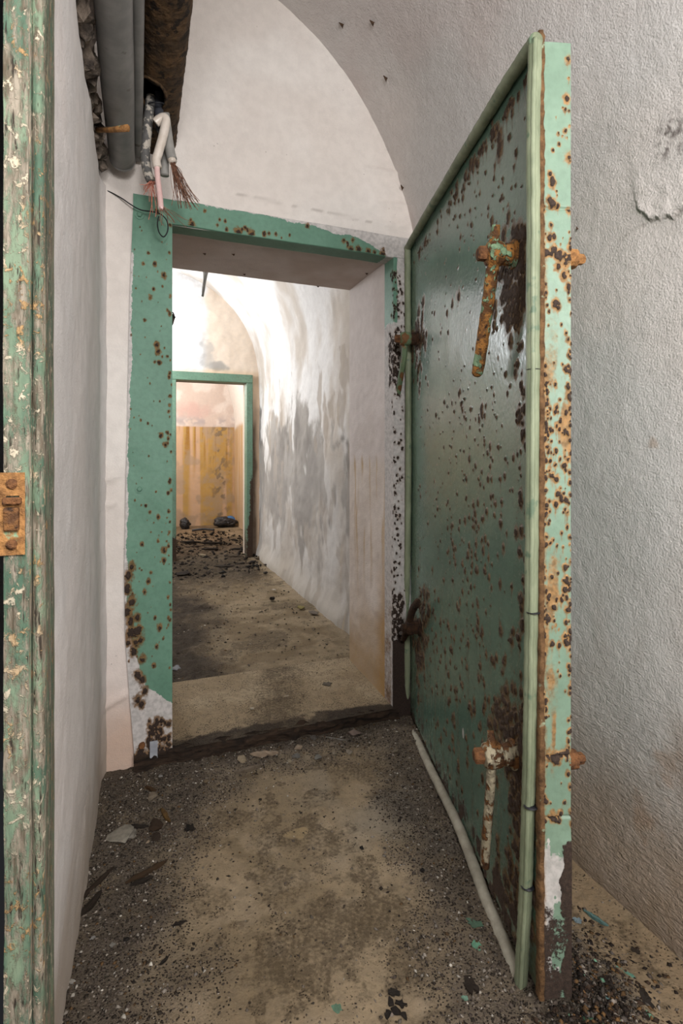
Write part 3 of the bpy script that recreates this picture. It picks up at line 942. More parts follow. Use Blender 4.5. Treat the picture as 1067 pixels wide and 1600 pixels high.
def end_wall():
    xs = np.linspace(-0.6, 1.5, 210)
    zs = np.linspace(0, 2.95, 260)
    X, Z = np.meshgrid(xs, zs, indexing='ij')
    n = fbm(X, 0, Z, 6, 4, 131)
    c = mixc(np.broadcast_to(lin('#d8cdc6'), X.shape + (3,)), lin('#c9b9b0'), sstep(0.4, 0.65, n))
    pk = np.hypot((X - 0.78) / 0.30, (Z - 1.78) / 0.16)
    c = mixc(c, lin('#c3a29b'), sstep(1.1, 0.2, pk + 1.2 * (fbm(X, 0, Z, 9, 4, 132) - 0.5)) * 0.75)
    c = mixc(c, lin('#a59c9e'), np.exp(-((Z - 1.62) / 0.07) ** 2) * sstep(0.42, 0.6, fbm(X, 0, Z, 10, 3, 133)) * 0.8)
    f = sstep(1.555, 1.535, Z + 0.01 * (n - 0.5))
    low = mixc(np.broadcast_to(lin('#c1a184'), X.shape + (3,)), lin('#b08e50'), sstep(0.40, 0.58, fbm(X * 3.2, 0, Z * 0.10, 3.3, 2, 138)))
    low = mixc(low, lin('#8f6420'), sstep(0.55, 0.70, fbm(X * 9, 0, Z * 0.25, 4, 3, 135)) * sstep(0.7, 1.5, Z) * 0.9)
    low = mixc(low, lin('#9e8c78'), sstep(0.5, 0.66, fbm(X, 0, Z, 7, 4, 136)) * 0.6)
    low = mixc(low, lin('#6e6152'), sstep(0.56, 0.66, fbm(X, 0, Z * 0.8, 13, 4, 137)) * np.exp(-((X - 1.18) / 0.14) ** 2) * 0.8)
    c = c * (1 - f[..., None]) + low * f[..., None]
    d = (fbm(X, 0, Z, 8, 3, 139) - 0.5) * 0.015
    prop(grid('wall_end', np.stack([X, Y_END - d, Z], -1), M['plaster_damp'], None, None, c), kind='structure')


end_wall()
slab('wall_end', (-0.7, Y_END + 0.06, -0.05), (1.6, Y_END + 0.14, 3.0), '#c9bdb0')
for o in list(bpy.data.objects):
    pass

# ------------------------------------------------------------------ steel door frame of the near doorway
def steel_frame():
    root = thing('steel_door_frame', (0.56, Y_WALL, SILL_F), 'green painted steel door frame around the near doorway, rusting and limewashed at right', 'door frame', kind='thing')
    yf = Y_WALL - 0.012
    # left post
    zs = np.linspace(FLOOR + 0.0, OZ1 + 0.088, 560)
    u = np.linspace(0, 1, 60)
    lp = [(208, 325), (203, 450), (200, 600), (196, 800), (194, 900), (196, 1000), (203, 1100), (211, 1192)]
    lz = [on_y(*q, yf) for q in lp]
    xl = np.interp(zs, [p[2] for p in lz][::-1], [p[0] for p in lz][::-1])
    U, Z = np.meshgrid(u, zs, indexing='ij')
    X = xl[None, :] * (1 - U) + OX0 * U
    sp = []
    px = lambda a, b: on_y(a, b, yf)
    for (a, b, r) in ((206, 885, 4), (200, 900, 5), (198, 920, 5), (206, 940, 5), (199, 955, 6), (204, 970, 5), (214, 965, 4), (216, 985, 5), (220, 1000, 4), (208, 1018, 5), (222, 1030, 4), (216, 1055, 5), (222, 1062, 4),
                      (226, 1080, 4), (216, 1095, 5), (221, 1100, 4), (212, 988, 5), (203, 990, 6), (200, 1005, 4), (212, 1005, 5)):
        p = px(a, b)
        sp.append((p[0], p[2], r * 0.0024, 0.012, 1))
    for k in range(70):
        p = px(rng.uniform(232, 267), rng.uniform(1125, 1172))
        if p[2] < 0.2 - 0.9 * (p[0] - 0.03):
            pass
        sp.append((p[0], p[2], rng.uniform(0.003, 0.009), 0.005, 1))
    for k in range(60):
        p = px(rng.uniform(212, 268), rng.uniform(1172, 1200))
        sp.append((p[0], p[2], rng.uniform(0.004, 0.012), 0.004, 1))
    for (a, b, r) in ((245, 330, 3), (232, 395, 2), (224, 412, 2), (242, 413, 3), (240, 452, 2), (235, 465, 3), (226, 500, 2), (245, 540, 4), (247, 549, 4), (242, 565, 2), (249, 567, 3), (256, 430, 4), (252, 680, 3), (258, 695, 3),
                      (228, 790, 2), (234, 800, 2), (247, 808, 3), (247, 845, 2), (222, 850, 3), (256, 860, 4), (256, 875, 3), (236, 895, 2), (232, 908, 3), (226, 925, 3), (250, 980, 4), (242, 965, 2), (245, 1010, 3), (240, 1040, 3)):
        p = px(a, b)
        sp.append((p[0], p[2], r * 0.0019, 0.012, 0.8))
    for k in range(46):
        p = px(rng.uniform(260, 268), rng.uniform(340, 1080))
        sp.append((p[0], p[2], rng.uniform(0.0015, 0.0045), 0.010, 0.8))
    for k in range(90):
        p = px(rng.uniform(200, 266), rng.uniform(330, 1060))
        sp.append((p[0], p[2], rng.uniform(0.0008, 0.0028), 0.004, 0.7))
    # regular grid for the spots, then sample it at the post's own x
    gx = np.linspace(-0.08, OX0, 100)
    GX, GZ = np.meshgrid(gx, zs, indexing='ij')
    cg, sg = paint_spots(GX, GZ, sp)
    ii = np.clip(((X - gx[0]) / (gx[1] - gx[0])).round().astype(int), 0, 99)
    jj = np.broadcast_to(np.arange(len(zs))[None, :], X.shape)
    core, stain = cg[ii, jj], sg[ii, jj]
    nz = fbm(X, 0, Z, 20, 3, 141)
    edge = (X - xl[None, :])
    white = sstep(0.016, 0.0, edge + 0.014 * (nz - 0.5)) * 0.9 * sstep(0.4, 0.55, fbm(0, 0, Z, 4, 2, 143) + 0.12)
    lowline = np.interp(Z, [0.0, 0.10, 0.20, 0.28, 0.42, 0.55], [0.30, 0.2, 0.14, 0.055, 0.03, 0.0])
    white = np.maximum(white, sstep(lowline + 0.012, lowline - 0.012, edge + 0.02 * (nz - 0.5)) * (Z < 0.6))
    stain = np.maximum(stain, 0.30 * (Z < 0.12) * nz)
    Yv = yf - 0.006 * np.clip(core, 0, 1) - (fbm(X, 0, Z, 30, 2, 142) - 0.5) * 0.002
    grid('post', np.stack([X, Yv, Z], -1), M['frame'], root, {'core': core, 'stain': stain, 'white': white})
    # top rail with its underside
    xs = np.linspace(OX0, OX1 + 0.072, 420)
    prof = [(Y_WALL - 0.004, OZ1 + 0.092), (yf, OZ1 + 0.088)] + [(yf, OZ1 + 0.088 - 0.088 * k / 30) for k in range(1, 31)] + [(yf + 0.085 * k / 14, OZ1 - 0.001) for k in range(1, 15)]
    prof = np.array(prof)
    X, J = np.meshgrid(xs, np.arange(len(prof)), indexing='ij')
    Yp, Zp = prof[J, 0].copy(), prof[J, 1].copy()
    sp = []
    for (a, b, r) in ((320, 330, 2), (352, 345, 2), (372, 363, 5), (392, 366, 5), (413, 366, 3), (548, 390, 4), (560, 395, 5), (585, 405, 3), (300, 356, 4), (575, 398, 4), (598, 408, 5), (480, 352, 3), (340, 352, 2)):
        p = on_y(a, b, yf)
        sp.append((p[0], max(p[2], OZ1 + 0.004), r * 0.0022, 0.006, 1))
    for k in range(16):
        sp.append((rng.uniform(0.15, OX1), rng.uniform(OZ1 + 0.004, OZ1 + 0.05), rng.uniform(0.002, 0.006), 0, 0.9))
    gz = np.linspace(OZ1 - 0.01, OZ1 + 0.1, 60)
    GX, GZ = np.meshgrid(xs, gz, indexing='ij')
    cg, sg = paint_spots(GX, GZ, sp)
    jj = np.clip(((Zp - gz[0]) / (gz[1] - gz[0])).round().astype(int), 0, 59)
    ii = np.broadcast_to(np.arange(len(xs))[:, None], X.shape)
    core, stain = cg[ii, jj] * (J < 31), sg[ii, jj] * (J < 31)
    nz = fbm(X, Yp, Zp, 16, 3, 145)
    wl = np.interp(X, [0.1, 0.5, 0.7, 0.85, 0.95, 1.02], [0.004, 0.008, 0.022, 0.040, 0.075, 0.13])
    white = sstep(OZ1 + 0.092 - wl - 0.012, OZ1 + 0.092 - wl + 0.012, Zp + 0.03 * (nz - 0.5))
    Yp = Yp - 0.004 * core * (J < 32)
    grid('top_rail', np.stack([X, Yp, Zp + (fbm(X, 0, 0, 5, 2, 147) - 0.5) * 0.005], -1), M['frame'], root, {'core': core, 'stain': stain, 'white': white}, flip=True)
    # right post: face on the wall and return into the reveal
    zs = np.linspace(FLOOR, OZ1, 620)
    prof = [(OX1 + 0.112, Y_WALL - 0.002), (OX1 + 0.108, yf)] + [(OX1 + 0.108 - 0.108 * k / 26, yf) for k in range(1, 27)] + [(OX1, yf + 0.087 * k / 26) for k in range(1, 27)]
    prof = np.array(prof)
    J, Z = np.meshgrid(np.arange(len(prof)), zs, indexing='ij')
    X, Yp = prof[J, 0].copy(), prof[J, 1].copy()
    L = np.concatenate([[0], np.cumsum(np.linalg.norm(np.diff(prof, axis=0), axis=1))])
    gs = np.linspace(0, L[-1], 90)
    GS, GZ = np.meshgrid(gs, zs, indexing='ij')
    sp = []
    for k in range(330):
        py = rng.choice([rng.uniform(420, 500), rng.uniform(510, 590), rng.uniform(520, 620), rng.uniform(600, 760), rng.uniform(760, 960), rng.uniform(930, 1000)])
        z = on_y(615, py, Y_WALL)[2]
        if 520 < py < 600:
            s, r = rng.uniform(0.091, 0.161), rng.uniform(0.005, 0.011)
        elif py > 925:
            s, r = rng.uniform(0.076, 0.136), rng.uniform(0.005, 0.012)
        else:
            s, r = rng.normal(0.102, 0.017), rng.uniform(0.0025, 0.008)
        sp.append((s, z, r, 0.008, 1))
    cg, sg = paint_spots(GS, GZ, sp)
    ii = np.clip((L[J] / (gs[1] - gs[0])).round().astype(int), 0, 89)
    jj = np.broadcast_to(np.arange(len(zs))[None, :], J.shape)
    core, stain = cg[ii, jj], sg[ii, jj] * 0.5
    nz = fbm(X, Yp, Z, 14, 3, 148)
    white = 1 - sstep(1.60, 1.74, Z + 0.12 * (nz - 0.5)) * sstep(0.098, 0.106, L[J] + 0.02 * (nz - 0.5))
    black = sstep(0.36, 0.30, Z + 0.06 * (nz - 0.5)) * sstep(0.136, 0.121, L[J])  # rotted foot; the dark gap beside the door is painted in as black
    core = np.maximum(core, black)
    stain = np.maximum(stain, sstep(0.75, 0.3, Z) * sstep(0.116, 0.156, L[J]) * 0.5 * nz * 1.6)
    grid('post', np.stack([X - 0.003 * core, Yp - 0.004 * core, Z], -1), M['frame'], root, {'core': core, 'stain': stain, 'white': white}, flip=False)
    # left return (hidden side of the opening)
    bm = bmesh.new()
    add_box(bm, (OX0 - 0.008, yf + 0.002, SILL_F - 0.02), (OX0, yf + 0.085, OZ1))
    o = from_bm('post_return', bm, M['rust'], root)
    # bolts
    for (a, b) in ((218, 336), (218, 764)):
        p = on_y(a, b, yf)
        bm = bmesh.new()
        add_tube(bm, [p + np.array([0, 0.002, 0]), p + np.array([0, -0.003, 0])], 0.016, 20)
        add_tube(bm, [p + np.array([0, -0.003, 0]), p + np.array([0, -0.010, 0]), p + np.array([0, -0.012, 0])], [0.0095, 0.009, 0.006], 6)
        fo = from_bm('bolt', bm, M['frame'], root)
    p = on_y(222, 1164, yf)
    bm = bmesh.new()
    add_tube(bm, [p + np.array([0, 0.002, 0]), p + np.array([0, -0.012, 0])], [0.012, 0.009], 9, rough=0.15)
    from_bm('bolt', bm, M['rust'], root)
    # grey tape-like scrap stuck to the post's foot
    a = on_y(240, 1172, yf)
    bm = bmesh.new()
    add_box(bm, (a[0] - 0.013, yf - 0.009, a[2] - 0.034), (a[0] + 0.013, yf - 0.006, a[2] + 0.036))
    from_bm('tape_scrap', bm, simple_mat('grey_tape', lin('#8d9096'), lin('#a3a6ad'), 30, 0.6), root)
    return root


steel_frame()

# ------------------------------------------------------------------ the steel door leaf
DH = np.array([1.03, 1.94, 0.0])
DD = np.array([0.726 - 1.03, 0.875 - 1.94, 0.0])
DD /= np.linalg.norm(DD)
DN = np.array([DD[1], -DD[0], 0.0])        # towards the camera side
DN = DN if DN[0] < 0 else -DN


def dp(s, t, z):
    """door coordinates: s from hinge to free edge, t = depth behind the gasket plane"""
    s, t, z = np.broadcast_arrays(np.asarray(s, float), np.asarray(t, float), np.asarray(z, float))
    return DH + s[..., None] * DD - t[..., None] * DN + z[..., None] * UP


def on_door(px, py, t=0.03):
    r = ray(px, py)
    base = DH - DN * t
    k = ((base - CAM) @ DN) / (r @ DN)
    p = CAM + r * k
    return float((p - base) @ DD), float(p[2])


S_ST = on_door(633, 700, 0.017)[0] - 0.016
T_FACE, T_BACK, S_END = 0.032, 0.095, 1.122
Z_FREE, Z_HINGE = on_door(838, 62, 0.017)[1] + 0.020, on_door(634, 392, 0.017)[1] + 0.008
DZ0, DZT = 0.012, max(Z_FREE, Z_HINGE)


def ztop(s):
    """the leaf has sagged: its top edge runs slightly out of level"""
    return Z_HINGE + (Z_FREE - Z_HINGE) * np.clip(np.asarray(s, float) / 1.1, 0, 1)


def build_door():
    c0 = dp(0.0, 0.06, DZ0)
    root = thing('steel_door', tuple(float(v) for v in c0), 'heavy green steel door standing open at right, its inner face spotted with rust', 'door', kind='thing')
    # ---- panel face
    ss = np.linspace(S_ST, S_END - 0.004, 390)
    zs = np.linspace(DZ0, DZT, 640)
    S, Z = np.meshgrid(ss, zs, indexing='ij')
    sp = []

    def cl(px, py, sx, sy, n, r0, r1, drip=0.03, k=1.0):
        for _ in range(n):
            s, z = on_door(px + rng.normal(0, sx), py + rng.normal(0, sy))
            sp.append((s, z, rng.uniform(r0, r1), drip * rng.uniform(0.3, 1.6), k))

    def one(px, py, r, drip=0.03, k=1.0):
        s, z = on_door(px, py)
        sp.append((s, z, r, drip, k))
    for q in ((780, 213, .013, .05), (780, 232, .016, .07), (795, 216, .006, .03), (772, 260, .006, .05), (803, 262, .005, .02), (806, 240, .006, .04), (785, 280, .004, .02), (768, 345, .008, .05), (733, 330, .006, .05),
              (735, 352, .005, .03), (722, 310, .007, .05), (724, 295, .006, .05), (713, 290, .009, .06), (705, 300, .006, .04), (718, 370, .006, .05), (735, 255, .009, .05), (740, 248, .007, .05), (768, 350, .007, .02),
              (752, 644, .010, .03), (722, 640, .007, .03), (742, 655, .005, .02), (758, 635, .005, .02), (716, 462, .012, .07), (706, 475, .010, .06), (698, 490, .008, .06), (688, 520, .007, .04), (678, 490, .006, .05),
              (700, 520, .007, .05), (675, 530, .006, .04), (665, 590, .006, .02), (668, 600, .006, .02), (693, 628, .006, .02)):
        one(*q)
    # rust creeping along the top gasket
    for k in range(90):
        f = rng.uniform(0, 1)
        a = (838 + (645 - 838) * f, 88 + (398 - 88) * f)
        s, z = on_door(a[0], a[1] + abs(rng.normal(0, 10)) + 5)
        sp.append((s, z, rng.uniform(0.003, 0.010), rng.uniform(0.02, 0.08), 1))
    cl(655, 520, 5, 22, 40, .008, .020, .05)
    cl(652, 560, 4, 20, 22, .006, .016, .06)
    cl(806, 440, 12, 32, 70, .008, .018, .05)
    cl(795, 480, 14, 22, 34, .006, .012, .06)
    cl(808, 395, 6, 18, 30, .010, .016, .05)
    cl(655, 1010, 5, 28, 50, .008, .020, .05)
    cl(660, 960, 6, 16, 20, .008, .016, .04)
    cl(800, 1160, 12, 45, 80, .006, .015, .06)
    cl(812, 1230, 8, 60, 60, .006, .016, .06)
    cl(780, 1105, 12, 15, 16, .006, .012, .07)
    cl(795, 1400, 16, 50, 60, .006, .016, .04)
    cl(735, 850, 45, 130, 120, .003, .008, .035)
    cl(725, 760, 40, 70, 60, .002, .006, .05)
    cl(700, 1000, 35, 90, 110, .003, .008, .03)
    cl(760, 1060, 30, 50, 40, .004, .009, .04)
    cl(815, 900, 5, 170, 40, .004, .010, .03)
    cl(812, 640, 5, 60, 20, .003, .009, .03)
    cl(700, 1180, 30, 60, 50, .003, .009, .03)
    cl(740, 300, 35, 70, 60, .002, .005, .02)
    cl(735, 600, 40, 60, 40, .0015, .004, .02)
    for k in range(240):
        s, z = rng.uniform(0.03, 1.08), rng.uniform(0.05, 1.85)
        sp.append((s, z, rng.uniform(0.0012, 0.0035), rng.uniform(0, 0.02), 0.85))
    core, stain = paint_spots(S, Z, sp)
    n = fbm(S, Z, 0, 10, 3, 151)
    # bare, rotten foot of the leaf
    foot = sstep(0.14, 0.03, Z + 0.12 * (n - 0.5)) * (0.55 + 0.45 * sstep(0.5, 1.0, S))
    core = np.maximum(core, foot * sstep(0.42, 0.6, fbm(S, Z * 0.6, 1, 26, 3, 152)) * 1.1)
    stain = np.maximum(stain, sstep(0.4, 0.62, fbm(S * 5, Z * 0.35, 2, 9, 3, 153)) * sstep(1.6, 0.1, Z) * 0.30)
    stain = np.maximum(stain, foot * 0.4)
    white = np.zeros(S.shape)
    for (a, b, r) in ((706, 470, .018), (712, 462, .014), (722, 1145, .010)):
        s, z = on_door(a, b)
        white = np.maximum(white, sstep(1.1, 0.5, np.hypot((S - s) / r, (Z - z) / (r * 1.8)) + (n - 0.5)))
    t = T_FACE - 0.004 * np.clip(core, 0, 1) * (0.4 + fbm(S, Z, 4, 90, 2, 154)) - (fbm(S, Z, 5, 4, 3, 155) - 0.5) * 0.006
    grid('panel', dp(S, t, np.minimum(Z, ztop(S))), M['door_face'], root, {'core': core, 'stain': stain, 'white': white})
    # ---- free edge (pale green channel), in three welded lengths
    tt = np.linspace(T_FACE + 0.006, T_BACK, 34)
    zs = np.linspace(DZ0, Z_FREE - 0.012, 900)
    Tm, Z = np.meshgrid(tt, zs, indexing='ij')
    sp = []

    def e_pos(px, py):
        f = (px - 850) / 38.0
        d = 1.066
        return T_FACE + 0.006 + f * (T_BACK - T_FACE - 0.006), CAM_Z + (HORIZON - py) / F_PX * d

    for (a, b, r) in ((884, 92, 4), (885, 120, 2), (882, 153, 4), (880, 170, 2), (880, 203, 3), (886, 195, 2), (885, 246, 5), (858, 272, 3), (862, 285, 5), (858, 312, 4), (862, 318, 5), (848, 325, 5), (870, 322, 3), (885, 328, 3),
                      (860, 352, 3), (858, 372, 4), (864, 370, 3), (852, 395, 4), (870, 415, 5), (880, 410, 5), (878, 430, 5), (884, 448, 4), (866, 474, 5), (870, 480, 4), (884, 530, 3), (852, 585, 4), (866, 600, 3), (885, 620, 4)):
        p = e_pos(a, b)
        sp.append((p[0], p[1], r * 0.0014, 0.025, 1))
    for k in range(170):
        py = rng.choice([rng.uniform(555, 760), rng.uniform(620, 720), rng.uniform(760, 1010), rng.uniform(900, 1020)])
        px = rng.choice([rng.uniform(850, 888), rng.normal(866, 6), rng.normal(884, 3), rng.normal(854, 3)])
        p = e_pos(px, py)
        sp.append((p[0], p[1], rng.uniform(0.0016, 0.0055), rng.uniform(0.01, 0.05), 1))
    for k in range(40):
        p = e_pos(rng.normal(868, 11), rng.choice([rng.normal(1182, 5), rng.normal(1278, 3), rng.normal(398, 6)]))
        sp.append((p[0], p[1], rng.uniform(0.003, 0.007), 0.012, 1))
    for k in range(60):
        p = e_pos(rng.uniform(850, 888), rng.uniform(80, 1300))
        sp.append((p[0], p[1], rng.uniform(0.001, 0.003), 0.012, 0.9))
    for k in range(120):
        p = e_pos(rng.choice([rng.normal(852, 2), rng.normal(887, 2)]), rng.uniform(340, 1300))
        sp.append((p[0], p[1], rng.uniform(0.0015, 0.0045), 0.015, 0.9))
    core, stain = paint_spots(Tm, Z, sp)
    n = fbm(Tm * 2, Z * 1, 0, 14, 3, 156)
    stain = np.maximum(stain, sstep(T_FACE + 0.018, T_FACE + 0.004, Tm + 0.01 * (n - 0.5)) * 0.55 * sstep(1.75, 1.5, Z))
    stain = np.maximum(stain, sstep(0.5, 0.66, fbm(Tm * 3, Z * 0.5, 1, 12, 3, 157)) * 0.75 * sstep(1.5, 1.1, Z) * sstep(0.3, 0.6, Z))
    foot = sstep(0.255, 0.175, Z + 0.16 * (n - 0.5))
    white = np.maximum(sstep(0.36, 0.30, Z + 0.12 * (n - 0.5)) * sstep(0.05, 0.065, 0.11 - Tm + 0.03 * (n - 0.5)), sstep(0.10, 0.03, np.abs(Z - 0.24) + 0.1 * (n - 0.5)) * 0.8)
    core = np.maximum(core, foot * (0.15 + 1.05 * fbm(Tm, Z * 0.7, 2, 34, 4, 158)))
    white = np.maximum(white, foot * sstep(0.58, 0.68, fbm(Tm, Z * 0.5, 7, 30, 4, 160)))
    core = np.maximum(core, sstep(0.35, 0.30, Z) * sstep(T_BACK - 0.022, T_BACK - 0.008, Tm + 0.03 * (n - 0.5)))
    se = S_END + 0.004 * core - 0.0015 * (fbm(Tm, Z, 3, 30, 3, 159) - 0.5)
    se = se - 0.006 * np.exp(-((Z - e_pos(0, 1182)[1]) / 0.003) ** 2) - 0.006 * np.exp(-((Z - e_pos(0, 1278)[1]) / 0.002) ** 2) - 0.006 * np.exp(-((Z - e_pos(0, 325)[1]) / 0.002) ** 2)
    grid('edge_channel', dp(se, Tm, Z), M['door_edge'], root, {'core': core, 'stain': stain, 'white': white})
    # ---- carcass behind: outer sheet, top, bottom, hinge side
    bm = bmesh.new()
    q = [dp(s, t, z) for t in (T_FACE + 0.004, T_BACK - 0.0005) for (s, z) in ((S_ST, DZ0 + 0.002), (S_END - 0.003, DZ0 + 0.002), (S_END - 0.003, Z_FREE - 0.0125), (S_ST, Z_HINGE - 0.002))]
    vs = [bm.verts.new(v) for v in q]
    for f in ((4, 5, 6, 7), (0, 1, 5, 4), (2, 3, 7, 6), (3, 0, 4, 7)):
        bm.faces.new([vs[k] for k in f])
    bmesh.ops.recalc_face_normals(bm, faces=bm.faces)
    me = from_bm('carcass', bm, M['door_edge'], root)
    # ---- rusty retaining strip between gasket and edge
    zs = np.linspace(DZ0, Z_FREE + 0.010, 260)
    prof = [(S_END - 0.012, 0.0275), (S_END + 0.005, 0.0275), (S_END + 0.006, 0.030), (S_END + 0.006, 0.0365), (S_END + 0.003, 0.0385), (S_END - 0.010, 0.0385)]
    J, Z = np.meshgrid(np.arange(6), zs, indexing='ij')
    pr = np.array(prof)
    w = fbm(0, 0, Z, 22, 3, 161) - 0.5
    w2 = fbm(0, J * 3.7, Z, 80, 2, 162) - 0.5
    cap = sstep(Z_FREE - 0.004, Z_FREE + 0.010, Z)
    Pp = dp(pr[J, 0] + 0.006 * w * (pr[J, 0] > S_END) + 0.004 * w2 * (pr[J, 0] > S_END) - 0.004 * cap, pr[J, 1] + 0.003 * w2, Z)
    grid('retaining_strip', Pp, M['rust_strip'], root)
    # ---- rubber gasket, one length per side
    def gk(name, pix, r, mat, t=0.017, rough=0.02, seed=1, ribs=True):
        pts = [dp(*(on_door(a, b, t)[:1]), t, on_door(a, b, t)[1]) for a, b in pix]
        path = smooth_path(pts, 14)
        jit = random.Random(seed)
        path = [p + Vector((DN * (jit.random() - 0.5) * 0.0015)) for p in path]
        rr = [r * (1 + 0.07 * (vnoise(i * 0.35, 0.5, seed) - 0.5)) for i in range(len(path))]
        bm = bmesh.new()
        add_tube(bm, path, rr, 16)
        if ribs:
            for off in (0.75,):
                p2 = [Vector(p) + Vector(DD) * (r * off) * (1 if name == 'g' else 1) + Vector(DN) * r * 0.35 for p in path]
                add_tube(bm, p2, r * 0.42, 8)
        return from_bm('gasket', bm, M[mat], root, True)
    gk('v', [(836, 66), (833, 200), (833, 420), (832, 640), (831, 860), (829, 1050), (827, 1170), (824, 1290), (821, 1390), (817, 1470), (813, 1543)], 0.0135, 'gasket', seed=3)
    gk('t', [(634, 392), (660, 347), (690, 297), (730, 231), (765, 174), (800, 117), (838, 62)], 0.0145, 'gasket', seed=4, ribs=False)
    gk('h', [(637, 388), (637, 470), (638, 560), (638, 700), (637, 850), (635, 950), (636, 1000), (636, 1060), (634, 1122)], 0.0135, 'gasket', seed=5, ribs=False)
    gk('b', [(634, 1124), (652, 1158), (672, 1200), (700, 1256), (720, 1300), (742, 1358), (765, 1420), (790, 1480), (812, 1530)], 0.0145, 'gasket_pale', seed=6, ribs=False)
    # splits in the rubber
    for (a, b) in ((833, 176), (833, 578), (829, 1260), (833, 957), (824, 1385)):
        s, z = on_door(a, b, 0.017)
        bm = bmesh.new()
        c = dp(s, 0.017, z)
        add_tube(bm, [c + UP * 0.0, c + UP * 0.0010], 0.0137, 16)
        from_bm('gasket_split', bm, M['wire_black'], root, True)
    # ---- hinge: knuckle barrels between frame and leaf (behind the hinge gasket)
    for z in (0.42, 1.52):
        bm = bmesh.new()
        c = dp(-0.022, 0.10, z)
        add_tube(bm, [c - UP * 0.07, c - UP * 0.002], 0.017, 14)
        add_tube(bm, [c + UP * 0.002, c + UP * 0.07], 0.017, 14)
        o = from_bm('hinge', bm, M['rust'], root, True)
    return root


door = build_door()


def lumpy(bm, amp, seed, scale=60):
    for v in bm.verts:
        k = float(fbm(v.co.x, v.co.y, v.co.z, scale, 2, seed)) - 0.5
        v.co += v.normal * amp * k * 2


def dog(base_px, nut_px, lever_pix, stub_pix, mats, name='dog_lever', r=0.020, flange=True, w=0.0150, label=None, flat=0.75):
    """clamping lever: flange on the panel, barrel, hub, square nut, lever bar and stub, all one swing piece with parts"""
    s0, z0 = on_door(*base_px)
    root = bpy.data.objects.new(name, None)
    COL.objects.link(root)
    base = dp(s0, T_FACE, z0)
    root.parent = door
    root.location = Vector(base) - Vector(door.location)
    if label:
        root['label'] = label

    def part(nm, bm, mat, sm=True):
        me = bpy.data.meshes.new(nm)
        bm.normal_update()
        bm.to_mesh(me)
        bm.free()
        me.transform(Matrix.Translation(-Vector(base)))
        if sm:
            for p in me.polygons:
                p.use_smooth = True
        me.materials.append(mat)
        o = bpy.data.objects.new(nm, me)
        COL.objects.link(o)
        o.parent = root
        return o
    # axle direction: out of the panel; length from the nut's pixel
    dep = (base - CAM) @ FW
    r0 = ray(*nut_px)
    # least-squares point on the axle line closest to the nut sight line
    a = DN
    wv = base - CAM
    A = np.array([[a @ a, -(a @ r0)], [a @ r0, -(r0 @ r0)]])
    bb = -np.array([wv @ a, wv @ r0])
    L = float(np.linalg.solve(A, bb)[0])
    L = min(max(L, 0.05), 0.11)
    ax = lambda f: base + DN * L * f
    bm = bmesh.new()
    add_tube(bm, [base - DN * 0.004, ax(0.10)], [r * 1.75, r * 1.6], 18)
    add_tube(bm, [ax(0.08), ax(0.30), ax(0.36)], [r * 1.25, r * 1.2, r * 0.95], 16)
    lumpy(bm, 0.003, 3)
    part('flange', bm, mats[1])
    bm = bmesh.new()
    add_tube(bm, [ax(0.30), ax(0.40), ax(0.62), ax(0.78), ax(0.82)], [r * 1.0, r * 1.35, r * 1.45, r * 1.25, r * 0.9], 16)
    lumpy(bm, 0.003, 5)
    part('hub', bm, mats[0])
    bm = bmesh.new()
    add_tube(bm, [ax(0.80), ax(1.02), ax(1.06)], [r * 0.85, r * 0.82, r * 0.6], 6)
    lumpy(bm, 0.0015, 6)
    part('nut', bm, mats[2], False)
    # lever: lies in a plane parallel to the panel through the hub
    t_h = T_FACE - L * 0.60
    P = [Vector(dp(on_door(p[0], p[1], t_h)[0], t_h - (p[2] if len(p) > 2 else 0), on_door(p[0], p[1], t_h)[1])) for p in lever_pix]
    path = smooth_path(P, 6)
    rr = [w * (1.0 + 0.15 * math.sin(i * 1.7) * 0.3) for i in range(len(path))]
    rr[-1] *= 0.55
    bm = bmesh.new()
    add_tube(bm, path, rr, 8, flat=flat)
    lumpy(bm, 0.0025, 8, 50)
    part('lever_arm', bm, mats[0])
    if stub_pix:
        P = [Vector(dp(on_door(p[0], p[1], t_h)[0], t_h, on_door(p[0], p[1], t_h)[1])) for p in stub_pix]
        bm = bmesh.new()
        path = smooth_path(P, 4)
        n = len(path)
        add_tube(bm, path, [w * (1.25 - 0.6 * i / (n - 1)) for i in range(n)], 8, flat=0.8)
        lumpy(bm, 0.002, 9, 50)
        part('stub', bm, mats[0])
    return root


dog((803, 398), (748, 403), [(772, 408), (768, 430), (763, 470), (757, 510), (752, 545), (745, 588)], [(772, 402), (772, 378), (775, 351)], (M['rust_lever'], M['rust_lever'], M['rust']),
    label='upper free-edge clamping lever, hanging, orange rust with green paint remains')
dog((802, 1178), (745, 1190), [(768, 1188), (766, 1230), (762, 1280), (759, 1320), (757, 1356)], [(768, 1185), (768, 1160), (766, 1141)], (M['rust_pale'], M['rust_pale'], M['rust']), w=0.0125,
    label='lower free-edge clamping lever, pale flaking paint over rust')
M['lever_green'] = simple_mat('green_lever_paint', lin('#55694f'), lin('#6d7f5f'), 40, 0.7, 0.7, 0.005, spots=lin('#6b4a2c'), spot_scale=22, spot_lo=0.54)
dog((652, 530), (618, 538), [(632, 540), (631, 560), (626, 590), (622, 615), (619, 640)], None, (M['lever_green'], M['rust_black'], M['rust']), w=0.014, label='upper hinge-side clamping lever, hanging, dull green')
dog((655, 980), (629, 985), [(638, 985), (640, 968), (646, 950), (654, 940)], [(640, 980), (634, 990), (630, 1000)], (M['rust_black'], M['rust_black'], M['rust_black']), w=0.016, r=0.021, label='lower hinge-side clamping lever, swung up, black with rust')
